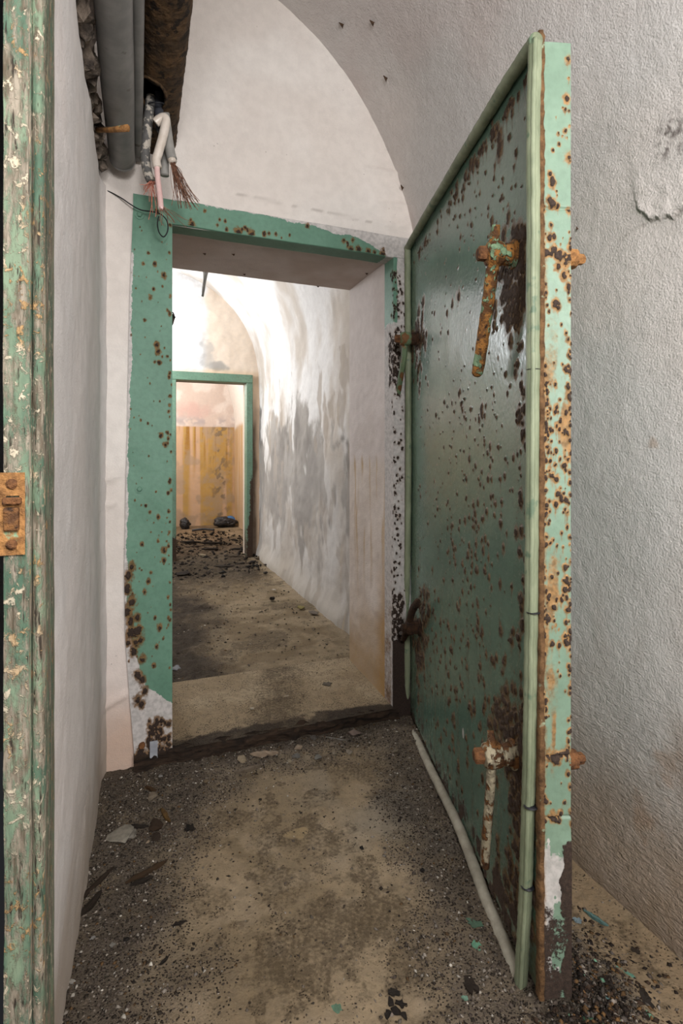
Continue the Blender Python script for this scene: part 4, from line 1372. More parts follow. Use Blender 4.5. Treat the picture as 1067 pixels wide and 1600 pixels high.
# axle ends on the outer side of the leaf
for (z_px, m) in ((405, 'rust_orange'), (1186, 'rust')):
    z = CAM_Z + (HORIZON - z_px) / F_PX * 1.09
    s = on_door(803, 398)[0] + 0.10
    c = dp(S_END - 0.020, T_BACK, z)
    bm = bmesh.new()
    add_tube(bm, [c + DN * 0.003, c - DN * 0.020, c - DN * 0.024], [0.020, 0.019, 0.012], 12, rough=0.06)
    add_tube(bm, [c - DN * 0.022, c - DN * 0.036, c - DN * 0.040], [0.012, 0.011, 0.007], 6, rough=0.05)
    lumpy(bm, 0.002, 4)
    from_bm('axle_end', bm, M[m], door, False)

# ------------------------------------------------------------------ frame of the far doorway
def far_frame():
    root = thing('door_frame', (0.7, Y_FAR, FLOOR2), 'narrow green door frame without a door at the far doorway', 'door frame', kind='thing')
    y0, y1 = Y_FAR - 0.035, Y_FAR + 0.10

    def bar(name, lo, hi, core0):
        # a box made of grids so that rust can be painted on it
        lo, hi = np.array(lo), np.array(hi)
        bm = bmesh.new()
        add_box(bm, lo, hi, 0.004, 1)
        bmesh.ops.subdivide_edges(bm, edges=[e for e in bm.edges if e.calc_length() > 0.3], cuts=60, use_grid_fill=True)
        o = from_bm(name, bm, M['frame_far'], root)
        co = np.empty(len(o.data.vertices) * 3)
        o.data.vertices.foreach_get('co', co)
        co = co.reshape(-1, 3)
        n = fbm(co[:, 0], co[:, 1], co[:, 2], 9, 3, 171)
        for k, v in (('core', core0(co, n)), ('stain', 0.35 * n), ('white', np.zeros(len(co)))):
            a = o.data.attributes.new(k, 'FLOAT', 'POINT')
            a.data.foreach_set('value', v.astype(np.float32))
    foot = lambda co, n: np.clip(sstep(0.55, 0.1, co[:, 2] + 0.35 * (n - 0.5)), 0, 1)
    bar('post', (DX0 - 0.075, y0, FLOOR2 - 0.01), (DX0, y1, DZ1), foot)
    bar('post', (DX1, y0, FLOOR2 - 0.01), (DX1 + 0.065, y1, DZ1), lambda co, n: np.clip(sstep(1.3, 0.6, co[:, 2] + 0.5 * (n - 0.5)) * sstep(DX1 + 0.01, DX1 + 0.05, co[:, 0]), 0, 1) + foot(co, n) * 0.6)
    bar('lintel', (DX0 - 0.075, y0 - 0.002, DZ1), (DX1 + 0.065, y1, DZ1 + 0.085), lambda co, n: 0.0 * n)


far_frame()

# ------------------------------------------------------------------ wooden frame beside the camera
def wooden_frame():
    root = thing('wooden_door_frame', (-0.11, 0.66, FLOOR), 'peeling green wooden door frame post at the near left edge', 'door frame', kind='thing')

    def vert_prof(name, prof, mat, z0, z1, nz, amp, seed):
        pr = np.array(prof)
        J, Z = np.meshgrid(np.arange(len(pr)), np.linspace(z0, z1, nz), indexing='ij')
        X, Y = pr[J, 0], pr[J, 1]
        w = (fbm(X * 3, Y * 3, Z * 0.35, 26, 3, seed) - 0.5) * amp
        w2 = (fbm(X, Y, Z, 70, 2, seed + 1) - 0.5) * amp * 0.7
        return grid(name, np.stack([X + w * 0.6, Y + w + w2, Z], -1), mat, root, smooth=True)
    n = 26
    face = [(-0.1275, 0.75)] + [(-0.1275, 0.635)] + [(-0.1268 + 0.022 * k / n, 0.620) for k in range(n + 1)] + [(-0.1040, 0.640), (-0.1040, 0.70)]
    vert_prof('post', face, M['wood'], FLOOR - 0.01, 2.2, 520, 0.004, 181)
    bead = []
    for k in range(25):
        a = math.pi * (k / 24) * 1.15 + math.pi
        bead.append((-0.0985 + 0.0062 * math.cos(a), 0.640 + 0.011 * math.sin(a)))
    bead += [(-0.0935, 0.70), (-0.100, 0.76)]
    vert_prof('bead', bead, M['wood'], FLOOR - 0.01, 2.2, 520, 0.0035, 185)
    # strike plate with its keeper and two screws
    p0, p1 = on_y(2, 868, 0.618), on_y(40, 738, 0.618)
    yb = 0.6155
    nx, nz = 40, 90
    X, Z = np.meshgrid(np.linspace(p0[0] - 0.003, p1[0], nx), np.linspace(p0[2], p1[2], nz), indexing='ij')
    fz = (Z - p0[2]) / (p1[2] - p0[2])
    fx = (X - X[0, 0]) / (X[-1, 0] - X[0, 0])
    hole = (fx > 0.30) & (fx < 0.78) & (fz > 0.62) & (fz < 0.71)
    Yp = yb - (fbm(X, 0, Z, 60, 3, 187) - 0.5) * 0.003
    keep = ~hole[:-1, :-1]
    g = grid('strike_plate', np.stack([X, Yp, Z], -1), M['rust_orange'], root, keep=keep)
    g['label'] = 'rusty orange strike plate'
    bm = bmesh.new()
    xa, xb = X[0, 0] + 0.25 * (X[-1, 0] - X[0, 0]), X[0, 0] + 0.80 * (X[-1, 0] - X[0, 0])
    za, zb = p0[2] + 0.30 * (p1[2] - p0[2]), p0[2] + 0.58 * (p1[2] - p0[2])
    add_box(bm, (xa, yb - 0.006, za), (xb, yb + 0.004, zb), 0.0015, 2)
    k1 = from_bm('keeper', bm, M['rust_pale'], g)
    bm = bmesh.new()
    add_box(bm, (xa - 0.001, yb - 0.0065, zb + 0.003), (xb + 0.002, yb + 0.003, zb + 0.010), 0.0012, 1)
    from_bm('keeper', bm, M['rust'], g)
    for f in (0.13, 0.86):
        c = np.array([X[0, 0] + 0.52 * (X[-1, 0] - X[0, 0]), yb, p0[2] + f * (p1[2] - p0[2])])
        bm = bmesh.new()
        add_tube(bm, [c + np.array([0, 0.002, 0]), c + np.array([0, -0.002, 0]), c + np.array([0, -0.0035, 0])], [0.0052, 0.005, 0.003], 10, rough=0.08)
        from_bm('screw', bm, M['rust'], g)
    return root


wooden_frame()

# ------------------------------------------------------------------ pipes and conduits under the vault
def pipe_run():
    # large rusty pipe with a torn opening in its underside
    xc, zc, r = 0.060, 2.25, 0.068
    root = thing('rusty_pipe', (xc, 0.8, zc), 'thick rusty pipe running under the vault, cables hanging from its underside', 'pipe')
    ys = np.linspace(-0.9, Y_WALL + 0.01, 360)
    th = np.linspace(0, 2 * math.pi, 73)
    T, Y = np.meshgrid(th, ys, indexing='ij')
    w = fbm(np.cos(T), np.sin(T), Y * 8, 3, 3, 191) - 0.5
    w2 = fbm(np.cos(T) * 3, np.sin(T) * 3, Y * 40, 3, 2, 192) - 0.5
    rr = r + 0.006 * w + 0.008 * np.maximum(w2 - 0.12, 0)
    a = (T[:-1, :-1] + T[1:, 1:]) / 2
    yy = (Y[:-1, :-1] + Y[1:, 1:]) / 2
    hy = 1.70
    hole = np.hypot((a - math.radians(250)) / 0.62, (yy - hy) / 0.075) < 1
    P = np.stack([xc + rr * np.cos(T), Y, zc + rr * np.sin(T)], -1)
    grid('shell', P, M['pipe_rust'], root, keep=~hole)
    P = np.stack([xc + (r - 0.006) * np.cos(T), Y, zc + (r - 0.006) * np.sin(T)], -1)
    grid('inner_wall', P[::2, ::6], M['hole_shade'], root, keep=~(hole[::2, ::6] | False)[:P[::2, ::6].shape[0] - 1, :P[::2, ::6].shape[1] - 1], flip=True)  # inner shell coloured darker, standing in for shade inside the pipe
    # torn rim
    rim = []
    for k in range(29):
        q = 2 * math.pi * k / 28
        t, y = math.radians(250) + 0.62 * math.cos(q), hy + 0.075 * math.sin(q)
        rim.append(Vector((xc + (r + 0.001) * math.cos(t), y, zc + (r + 0.001) * math.sin(t))))
    tube_obj('rim', rim, 0.0045, M['pipe_rust'], root, 8, rough=0.2)
    # grey conduits
    root = thing('conduit', (-0.055, 0.8, 2.112), 'wide grey conduit with capped end above the left wall', 'conduit')
    yy = np.linspace(-0.9, 1.955, 60)
    path = [(-0.052 + 0.002 * math.sin(y * 3), y, 2.112) for y in yy]
    tube_obj('tube', path, [0.042 + 0.001 * math.sin(y * 9) for y in yy], M['conduit'], root, 24)
    e = [(-0.052, 1.952 + 0.042 * math.sin(k / 8 * math.pi / 2), 2.112) for k in range(9)]
    tube_obj('end_cap', e, [0.0425 * max(0.05, math.cos(k / 8 * math.pi / 2)) for k in range(9)], M['conduit'], root, 24)
    prop(tube_obj('conduit', [(-0.004, y, 2.150) for y in np.linspace(-0.9, 2.0, 30)], 0.017, M['conduit'], None, 14), 'slim grey conduit between the wide conduit and the rusty pipe', 'conduit')
    # crumbling bracket
    a = at_depth(152, 203, 1.585)
    b = at_depth(199, 200, 1.50)
    prop(tube_obj('pipe_bracket', [a, a * 0.5 + b * 0.5 + np.array([0, 0, -0.002]), b], [0.008, 0.0075, 0.009], M['rust_orange'], None, 8, rough=0.16), 'short rusty bracket crossing below the wide grey conduit', 'bracket')
    bm = bmesh.new()
    # loose mortar bed between wall and conduit
    rnd = random.Random(4)
    y = 0.8
    while y < 1.98:
        s = rnd.uniform(0.012, 0.036)
        c = Vector((-0.128 + rnd.uniform(-0.012, 0.012), y, 2.095 + rnd.uniform(-0.025, 0.035)))
        vs = []
        for _ in range(16):
            v = Vector((rnd.gauss(0, 1), rnd.gauss(0, 1.3), rnd.gauss(0, 1))).normalized() * s * rnd.uniform(0.6, 1.2)
            vs.append(bm.verts.new(c + v))
        bmesh.ops.convex_hull(bm, input=vs)
        bmesh.ops.delete(bm, geom=[v for v in vs if v.is_valid and not v.link_faces], context='VERTS')
        y += rnd.uniform(0.006, 0.014)
    prop(from_bm('mortar_bed', bm, M['mortar'], None, False), 'dark crumbling mortar between the left wall and the grey conduit', 'mortar', kind='stuff')


pipe_run()


def px_path(pix, dep, n=8):
    return smooth_path([at_depth(p[0], p[1], dep + (p[2] if len(p) > 2 else 0)) for p in pix], n)


def strands(name, start, ends, mat, parent, dep, n, seed, r=0.0009):
    bm = bmesh.new()
    rr = random.Random(seed)
    for k in range(n):
        a = at_depth(start[0] + rr.uniform(-4, 4), start[1] + rr.uniform(-2, 2), dep + rr.uniform(-0.008, 0.008))
        e = rr.choice(ends)
        ex, ey = e[0] + rr.gauss(0, e[2]), e[1] + rr.gauss(0, e[3])
        f = rr.uniform(0.4, 0.6)
        mx, my = start[0] + (ex - start[0]) * f + rr.gauss(0, 3), start[1] + (ey - start[1]) * f + rr.gauss(0, 3)
        b = at_depth(mx, my, dep + rr.uniform(-0.015, 0.012))
        c = at_depth(ex, ey, dep + rr.uniform(-0.03, 0.02))
        add_tube(bm, smooth_path([a, b, c], 5), r * rr.uniform(0.7, 1.2), 5)
    o = from_bm(name, bm, mat, parent, True)
    o['kind'] = 'stuff'
    return o


def cables():
    D = 1.655
    g = 'cut cables hanging from the rusty pipe'

    def cab(pix, rad, mat, label, dep=D, seg=14, **kw):
        p = px_path(pix, dep)
        root = thing('cable', p[0], label, 'cable', g)
        tube_obj('sheath', p, rad * 1.15, M[mat], root, seg, rough=0.02, **kw)
        return root
    c = cab([(236, 150), (233, 175), (229, 215), (227, 245), (231, 270), (236, 282)], 0.0125, 'cable_grey', 'leftmost hanging cable, dark grey sheath mottled with pale paint', D - 0.01)
    strands('copper_strands', (238, 284), [(228, 297, 5, 4), (246, 318, 6, 14), (240, 340, 6, 14)], M['copper_red'], c, D - 0.01, 26, 3)
    cab([(247, 146), (248, 165), (249, 190), (252, 205)], 0.012, 'cable_black', 'short black cable at the mouth of the rusty pipe', D + 0.002)
    c = cab([(254, 150), (258, 185), (262, 215), (266, 238), (269, 249)], 0.0135, 'cable_plain', 'hanging grey cable ending in a wide fan of copper strands', D + 0.035)
    p = px_path([(266, 246), (271, 254)], D + 0.035, 2)
    tube_obj('insulation_end', p, 0.0125, M['cable_white'], c, 12)
    strands('copper_strands', (270, 255), [(296, 325, 7, 8), (290, 310, 6, 10), (302, 318, 9, 6), (284, 300, 4, 12)], M['copper'], c, D + 0.03, 60, 5)
    cab([(257, 160), (258, 210), (257, 250), (257, 274)], 0.0125, 'cable_plain', 'plain grey cable stub hidden behind the bent white conductor', D + 0.06)
    c = cab([(243, 192), (250, 186), (257, 184), (259, 192), (254, 215), (247, 240), (244, 250), (246, 262)], 0.0115, 'cable_white', 'glossy white conductor bent over in front of the other cables', D - 0.035, flat=1.0)
    tube_obj('pink_core', px_path([(245, 256), (246, 275), (249, 300), (252, 328)], D - 0.035), [0.0085] * 24 + [0.007], M['cable_pink'], c, 12)
    strands('copper_strands', (252, 322), [(262, 345, 10, 8), (285, 352, 12, 5)], M['copper'], c, D - 0.035, 12, 9)
    tie = []
    for k in range(17):
        a = 2 * math.pi * k / 16
        p = at_depth(244 + 14 * math.cos(a), 163 + 3 * math.sin(a), D - 0.01 + 0.03 * math.sin(a))
        tie.append(p)
    prop(tube_obj('cable_tie', tie, 0.0022, M['wire_black'], None, 6), 'thin black tie looped round the hanging cables', 'cable tie')
    prop(tube_obj('wire', px_path([(165, 297), (178, 303), (192, 311), (205, 320), (220, 328), (240, 331), (253, 336), (261, 346), (262, 360), (256, 370), (249, 364), (246, 350), (248, 338)], 1.86, 8), 0.0022, M['wire_black'], None, 6),
         'thin black wire curling over the top left corner of the green frame', 'wire')
    # chip of plaster holding the wire
    # dangling scrap on the frame's inner edge
    prop(tube_obj('tape_strip', smooth_path([at_depth(262, 493, 1.96), at_depth(267, 491, 1.96), at_depth(270, 488, 1.96), at_depth(271, 493, 1.96), at_depth(270, 502, 1.97), at_depth(266, 511, 1.97), at_depth(263, 524, 1.97)], 5), [0.003] * 8 + [0.004, 0.005] * 3 + [0.009, 0.011, 0.008, 0.012, 0.010] * 2 + [0.010, 0.007, 0.008, 0.005, 0.004, 0.002, 0.001], M['rotten'], None, 7, rough=0.35, flat=0.35),
         'black ragged scrap hanging from the inner edge of the green post', 'scrap')
    # pale hook hanging in the middle room
    prop(tube_obj('hook', [at_depth(321, 425, 4.2), at_depth(320, 437, 4.2), at_depth(318, 450, 4.2), at_depth(316, 463, 4.2)], [0.020, 0.013, 0.012, 0.011], M['cable_plain'], None, 8, rough=0.15), 'small grey hook hanging from the vault of the middle room', 'hook')


cables()

# white cord hanging on the right wall behind the door edge
cp = [right_hit(a, b) + np.array([-0.022, 0, 0]) for a, b in ((892, 1079), (894, 1098), (899, 1120), (899, 1150), (897, 1180), (896, 1205))]
prop(tube_obj('cord', smooth_path(cp, 6), [0.0032 - 0.0018 * k / 30 for k in range(31)], M['cord'], None, 7, rough=0.2), 'pale frayed cord hanging on the right wall behind the door edge', 'cord')

# ------------------------------------------------------------------ moths asleep on plaster
def moth_mesh():
    bm = bmesh.new()
    o = [(0, 0.55, 0.0), (-0.40, -0.45, 0), (-0.12, -0.34, 0), (0, -0.42, 0), (0.12, -0.34, 0), (0.40, -0.45, 0)]
    lo = [bm.verts.new(Vector(p)) for p in o]
    hi = [bm.verts.new(Vector((p[0] * 0.8, p[1] * 0.85, 0.12 if i not in (1, 5) else 0.06))) for i, p in enumerate(o)]
    ridge = bm.verts.new((0, 0.05, 0.24))
    n = len(o)
    for i in range(n):
        j = (i + 1) % n
        bm.faces.new((lo[i], lo[j], hi[j], hi[i]))
        bm.faces.new((hi[i], hi[j], ridge))
    bm.faces.new(lo[::-1])
    bmesh.ops.recalc_face_normals(bm, faces=bm.faces)
    me = bpy.data.meshes.new('moth')
    bm.to_mesh(me)
    bm.free()
    me.materials.append(M['moth'])
    return me


MOTH = moth_mesh()


def put_moth(p, n, size, spin, label):
    o = bpy.data.objects.new('moth', MOTH)
    COL.objects.link(o)
    o.location = Vector(p)
    q = Vector(n).to_track_quat('Z', 'Y')
    o.rotation_mode = 'QUATERNION'
    o.rotation_quaternion = q @ Matrix.Rotation(spin, 3, 'Z').to_quaternion()
    o.scale = (size, size, size)
    prop(o, label, 'moth', 'moths resting on the plaster')


def vault_normal(p):
    g = Vector((-(p[0] - 0.2) / 0.97 ** 2, 0, -(p[2] - 1.56) / 1.40 ** 2)) if p[2] > 1.56 else Vector((-1, 0, 0))
    return g.normalized()


for (a, b, s, lab) in ((535, 37, .024, 'dark moth at the left of the pair high on the vault'), (583, 34, .024, 'dark moth at the right of the pair high on the vault'),
                       (604, 121, .024, 'single dark moth on the vault below the high pair'), (630, 292, .024, 'dark moth on the vault just above the door top corner'),
                       (904, 357, .012, 'tiny dark moth on the right wall beside the pale door edge')):
    p = right_hit(a, b)
    n = vault_normal(p)
    put_moth(Vector(p) + n * 0.006, n, s, 0.2, lab)
for (a, b, lab) in ((320, 396, 'moth on the soffit, left one of two near the top rail'), (365, 397, 'moth on the soffit, right one of two near the top rail'), (382, 428, 'moth on the soffit near its back edge'), (497, 447, 'moth on the soffit near the far right corner'), (573, 427, 'moth on the soffit close to the right jamb')):
    p = on_z(a, b, OZ1 + 0.006)
    if RY0 < p[1] < Y_BACK:
        put_moth((p[0], p[1], OZ1 + 0.004), (0, 0, -1), 0.020, 0.4, lab)

# ------------------------------------------------------------------ debris on the floor
def set_col(me, c):
    a = me.attributes.new('col', 'FLOAT_COLOR', 'POINT')
    a.data.foreach_set('color', np.tile(np.append(c, 1), len(me.vertices)).astype(np.float32))


def chip(name, px, py, w, d, h, color, label, cat, seed, rot=0.0, z=None, group=None, kind='stone', lift=0.0):
    """one loose piece: w, d, h in pixels of the photograph at its own distance"""
    zz = FLOOR if z is None else z
    p = on_z(px, py, zz + 0.006)
    if z is None:
        zz = floor_z(p[0], p[1])
        p = on_z(px, py, zz + 0.004)
    dep = (p - CAM) @ FW
    k = dep / F_PX
    if kind == 'splinter':
        d, h = d * 0.42, h * 0.9
    rr = random.Random(seed)
    bm = bmesh.new()
    if kind == 'stone':
        for _ in range(17):
            v = Vector((rr.gauss(0, 1), rr.gauss(0, 1), rr.gauss(0, 0.8))).normalized()
            q = rr.uniform(0.36, 0.56)
            bm.verts.new((v.x * q, v.y * q, max(min(v.z * q, 0.32), -0.25)))
        hull = bmesh.ops.convex_hull(bm, input=list(bm.verts))
        bmesh.ops.delete(bm, geom=[v for v in bm.verts if not v.link_faces], context='VERTS')
    elif kind == 'flake':
        n = 15
        ring = []
        for i in range(n):
            a = 2 * math.pi * i / n
            q = 0.5 * rr.uniform(0.55, 1.15)
            ring.append(Vector((math.cos(a) * q, math.sin(a) * q, rr.uniform(-0.1, 0.25))))
        top = [bm.verts.new(v + Vector((0, 0, 0.22))) for v in ring]
        bot = [bm.verts.new(v - Vector((0, 0, 0.10))) for v in ring]
        ct = bm.verts.new((rr.uniform(-.1, .1), rr.uniform(-.1, .1), 0.30))
        cb = bm.verts.new((0, 0, -0.05))
        for i in range(n):
            j = (i + 1) % n
            bm.faces.new((top[i], top[j], ct))
            bm.faces.new((bot[j], bot[i], cb))
            bm.faces.new((bot[i], bot[j], top[j], top[i]))
    else:                                                   # splinter
        m = 9
        path = [Vector(((i / (m - 1) - 0.5), rr.uniform(-0.06, 0.06) + 0.08 * math.sin(i), rr.uniform(-0.05, 0.1))) for i in range(m)]
        rings = []
        for i, q in enumerate(path):
            tt = math.sin(math.pi * min(max((i + 0.25) / (m - 0.5), 0.03), 0.97)) ** 0.6
            rings.append([bm.verts.new(q + Vector((rr.uniform(-.03, .03), 0.5 * tt * sy * rr.uniform(.7, 1.1), 0.5 * tt * sz * rr.uniform(.6, 1.1)))) for sy, sz in ((-1, -1), (1, -1), (1, 0.6), (0.1, 1), (-1, 0.7))])
        for A, B in zip(rings, rings[1:]):
            for i in range(5):
                j = (i + 1) % 5
                bm.faces.new((A[i], A[j], B[j], B[i]))
        bm.faces.new(rings[0][::-1])
        bm.faces.new(rings[-1])
    bmesh.ops.recalc_face_normals(bm, faces=bm.faces)
    me = bpy.data.meshes.new(name)
    bm.to_mesh(me)
    bm.free()
    me.materials.append(M['chips'])
    me.transform(Matrix.Rotation(rot - YAW, 4, 'Z') @ Matrix.Diagonal((w * k, d * k, h * k, 1)))
    zmin = min(v.co.z for v in me.vertices)
    set_col(me, lin(color))
    o = bpy.data.objects.new(name, me)
    COL.objects.link(o)
    o.location = (p[0], p[1], zz - zmin - 0.0008 + lift)
    return prop(o, label, cat, group)


CH = [
    # near room, left drift
    ('plaster_chunk', 188, 1304, 44, 44, 12, '#8d877b', 'largest pale plaster chunk in the grit by the left wall', 'rubble', 'stone', 0.3),
    ('plaster_chunk', 203, 1303, 24, 26, 9, '#7c776d', 'grey plaster chunk touching the largest pale one', 'rubble', 'stone', 1.0),
    ('wood_splinter', 217, 1291, 32, 18, 6, '#1d1814', 'black charred stick beside the largest plaster chunk', 'splinter', 'splinter', -0.1),
    ('wood_splinter', 258, 1274, 40, 18, 7, '#57401f', 'orange-brown wood splinter in the left part of the floor', 'splinter', 'splinter', -0.9),
    ('bark_piece', 243, 1290, 26, 34, 9, '#33251a', 'dark brown crumpled bark piece under the orange-brown splinter', 'bark', 'stone', 0.6),
    ('bark_piece', 244, 1306, 22, 16, 7, '#2b2018', 'small dark bark piece in front of the crumpled one', 'bark', 'stone', 1.6),
    ('wood_splinter', 236, 1233, 26, 16, 6, '#3f2c18', 'brown splinter near the foot of the green post', 'splinter', 'splinter', -0.5),
    ('stone', 238, 1243, 18, 22, 6, '#75695a', 'flat tan stone next to the brown splinter near the post', 'stone', 'stone', 0.2),
    ('wood_splinter', 230, 1362, 66, 26, 7, '#3a2a1a', 'long brown splinter lying slantwise in the left drift', 'splinter', 'splinter', 0.75),
    ('wood_splinter', 222, 1376, 34, 18, 6, '#1c1612', 'short black splinter beside the long slanting one', 'splinter', 'splinter', 0.5),
    ('wood_splinter', 147, 1385, 80, 22, 8, '#2b2017', 'upper dark timber splinter along the foot of the left wall', 'splinter', 'splinter', 1.2),
    ('wood_splinter', 140, 1415, 60, 26, 8, '#221a13', 'lower dark timber splinter along the foot of the left wall', 'splinter', 'splinter', 1.3),
    ('rust_flake', 296, 1292, 15, 18, 5, '#171310', 'black flake alone on the clear floor left of centre', 'flake', 'flake', 0.3),
    ('stone', 231, 1315, 8, 8, 5, '#9c8a74', 'tiny cream pebble under the dark bark', 'stone', 'stone', 0.5),
    ('stone', 251, 1212, 8, 9, 5, '#8f8b86', 'small pale grey pebble in front of the green post foot', 'stone', 'stone', 0.2),
    ('stone', 322, 1219, 9, 9, 5, '#6b5c48', 'tan pebble in the grit before the threshold', 'stone', 'stone', 0.2),
    ('wood_splinter', 280, 1441, 22, 12, 4, '#1a1410', 'short black stick level with the middle of the left floor', 'splinter', 'splinter', 0.45),
    ('plaster_flake', 144, 1470, 19, 26, 4, '#807c78', 'square pale grey flake by the left wall foot', 'flake', 'flake', 0.4),
    ('plaster_flake', 176, 1474, 9, 10, 3, '#77736c', 'small pale flake right of the square grey one', 'flake', 'flake', 0.9),
    ('plaster_flake', 114, 1532, 7, 16, 4, '#99948c', 'narrow whitish flake at the lower left by the wall', 'flake', 'flake', 1.3),
    ('rust_flake', 197, 1466, 12, 14, 6, '#14110e', 'black lump right of the small pale flake', 'flake', 'stone', 0.2),
    ('wood_splinter', 257, 1499, 18, 12, 4, '#15110e', 'black stick pointing away on the lower left floor', 'splinter', 'splinter', 1.0),
    ('paint_flake', 232, 1557, 10, 26, 3, '#5f6b66', 'bluish grey flake on the lower left floor', 'flake', 'flake', 1.5),
    # threshold
    ('plaster_chunk', 378, 1186, 18, 26, 9, '#91826b', 'pale upright plaster chunk against the dark threshold', 'rubble', 'stone', 0.9),
    ('wood_splinter', 413, 1179, 44, 20, 9, '#8e7c69', 'pale splinter lying along the threshold', 'splinter', 'splinter', 0.15),
    ('wood_splinter', 388, 1202, 44, 18, 7, '#665a4c', 'greyish splinter in front of the pale one', 'splinter', 'splinter', 0.5),
    ('stone', 552, 1144, 27, 22, 16, '#796a61', 'largest pinkish stone at the threshold near the door', 'stone', 'stone', 0.2),
    ('twig', 521, 1153, 42, 5, 3, '#86827b', 'thin pale twig beside the pinkish stone', 'twig', 'splinter', -0.25),
    ('stone', 497, 1183, 14, 15, 8, '#6c6a64', 'grey stone in front of the threshold middle', 'stone', 'stone', 0.1),
    ('stone', 465, 1167, 18, 16, 8, '#857563', 'tan stone touching the threshold middle', 'stone', 'stone', 0.4),
    ('stone', 463, 1180, 16, 14, 5, '#615f5a', 'flat grey stone below the tan one', 'stone', 'stone', 0.4),
    ('stone', 452, 1188, 9, 9, 4, '#8b806c', 'small tan chip left of the flat grey stone', 'stone', 'stone', 0.4),
    ('stone', 522, 1176, 8, 9, 5, '#7f7565', 'small tan pebble right of the grey stone', 'stone', 'stone', 0.1),
    ('stone', 546, 1175, 11, 17, 7, '#7b7163', 'upright tan pebble below the pinkish stone', 'stone', 'stone', 0.6),
    ('stone', 518, 1163, 10, 12, 6, '#76695a', 'brown pebble beneath the pale twig', 'stone', 'stone', 0.6),
    ('stone', 490, 1153, 12, 14, 8, '#55504b', 'dark grey stone against the threshold timber', 'stone', 'stone', 0.6),
    ('stone', 618, 1172, 11, 12, 5, '#6d6353', 'brown pebble next to the lower corner of the door', 'stone', 'stone', 0.6),
    # around the door foot
    ('paint_flake', 915, 1580, 24, 30, 4, '#6f9c7c', 'largest green paint flake in front of the door edge', 'flake', 'flake', 0.6),
    ('paint_flake', 984, 1523, 17, 24, 3, '#5f8a78', 'green paint flake on bare floor by the right wall', 'flake', 'flake', 1.0),
    ('paint_flake', 953, 1557, 12, 12, 3, '#6f9290', 'bluish green flake at the rim of the rust heap', 'flake', 'flake', 0.2),
    ('paint_flake', 967, 1510, 8, 10, 3, '#5f8274', 'small green flake touching a dark one near the right wall', 'flake', 'flake', 0.2),
    ('rust_flake', 969, 1521, 10, 16, 4, '#3a2e26', 'dark flake just below the small green one', 'flake', 'flake', 0.8),
    ('paint_curl', 931, 1435, 38, 12, 8, '#53706c', 'curled bluish paint shaving behind the door edge', 'flake', 'splinter', -0.85),
    ('paint_flake', 902, 1436, 11, 14, 4, '#7d8f96', 'blue-grey flake next to the curled shaving', 'flake', 'flake', 0.8),
    ('rust_flake', 949, 1531, 18, 22, 6, '#1f1712', 'black rust flake at the edge of the heap', 'flake', 'flake', 0.1),
    ('rust_flake', 1009, 1560, 18, 26, 4, '#2c2622', 'dark grey flake, larger of the pair at lower right', 'flake', 'flake', 0.1),
    ('rust_flake', 1006, 1547, 9, 16, 4, '#211a14', 'small black flake above the dark grey one', 'flake', 'flake', 0.1),
    ('rust_flake', 1008, 1584, 14, 16, 4, '#2b221b', 'brown-black flake at the bottom right corner', 'flake', 'flake', 0.5),
    ('rust_flake', 992, 1483, 11, 16, 3, '#2a221c', 'dark flake alone near the right wall foot', 'flake', 'flake', 0.9),
    ('wood_splinter', 989, 1500, 11, 6, 2, '#17120f', 'tiny black sliver below the lone dark flake', 'splinter', 'splinter', -0.7),
    ('paint_flake', 527, 1572, 14, 20, 3, '#62836c', 'green paint flake at the bottom middle of the floor', 'flake', 'flake', 0.9),
    ('paint_flake', 745, 1476, 15, 22, 3, '#5d8a70', 'green paint flake left of the bottom gasket', 'flake', 'flake', 0.4),
    ('paint_flake', 741, 1440, 18, 26, 3, '#53705c', 'dull green flake against the bottom gasket', 'flake', 'flake', 1.2),
    ('paint_flake', 727, 1557, 8, 12, 3, '#6a8a78', 'small pale green flake near the bottom edge', 'flake', 'flake', 1.2),
    ('rust_flake', 616, 1548, 12, 24, 5, '#191511', 'upper black lump on the bottom floor right of centre', 'flake', 'flake', 1.4),
    ('rust_flake', 611, 1564, 13, 18, 7, '#191410', 'topmost crumb at the left of the black crumb group, bottom floor', 'flake', 'stone', 0.3),
    ('rust_flake', 627, 1567, 12, 20, 7, '#191410', 'topmost crumb at the right of the black crumb group, bottom floor', 'flake', 'flake', 1.1),
    ('rust_flake', 619, 1578, 15, 20, 7, '#191410', 'middle crumb of the black crumb group, bottom floor', 'flake', 'stone', 0.8),
    ('rust_flake', 606, 1583, 12, 16, 7, '#191410', 'lowest crumb at the left of the black crumb group, bottom floor', 'flake', 'flake', 0.2),
    ('rust_flake', 631, 1585, 11, 18, 7, '#191410', 'lowest crumb at the right of the black crumb group, bottom floor', 'flake', 'stone', 0.5),
    ('rust_flake', 735, 1536, 26, 30, 6, '#211913', 'brown-black lump left of the gasket corner', 'flake', 'flake', 0.4),
    ('rust_flake', 660, 1358, 8, 9, 4, '#15110e', 'black crumb on the floor in front of the door', 'flake', 'flake', 0.1),
    ('rust_flake', 565, 1323, 7, 8, 4, '#15110e', 'black crumb on the middle of the floor', 'flake', 'flake', 0.1),
]
for i, q in enumerate(CH):
    nm, a, b, w, d, h, c, lab, cat, kd, rot = q
    chip(nm, a, b, w, d, h, c, lab, cat, 100 + i, rot, kind=kd, group='black crumb group' if 'crumb group' in lab else None)

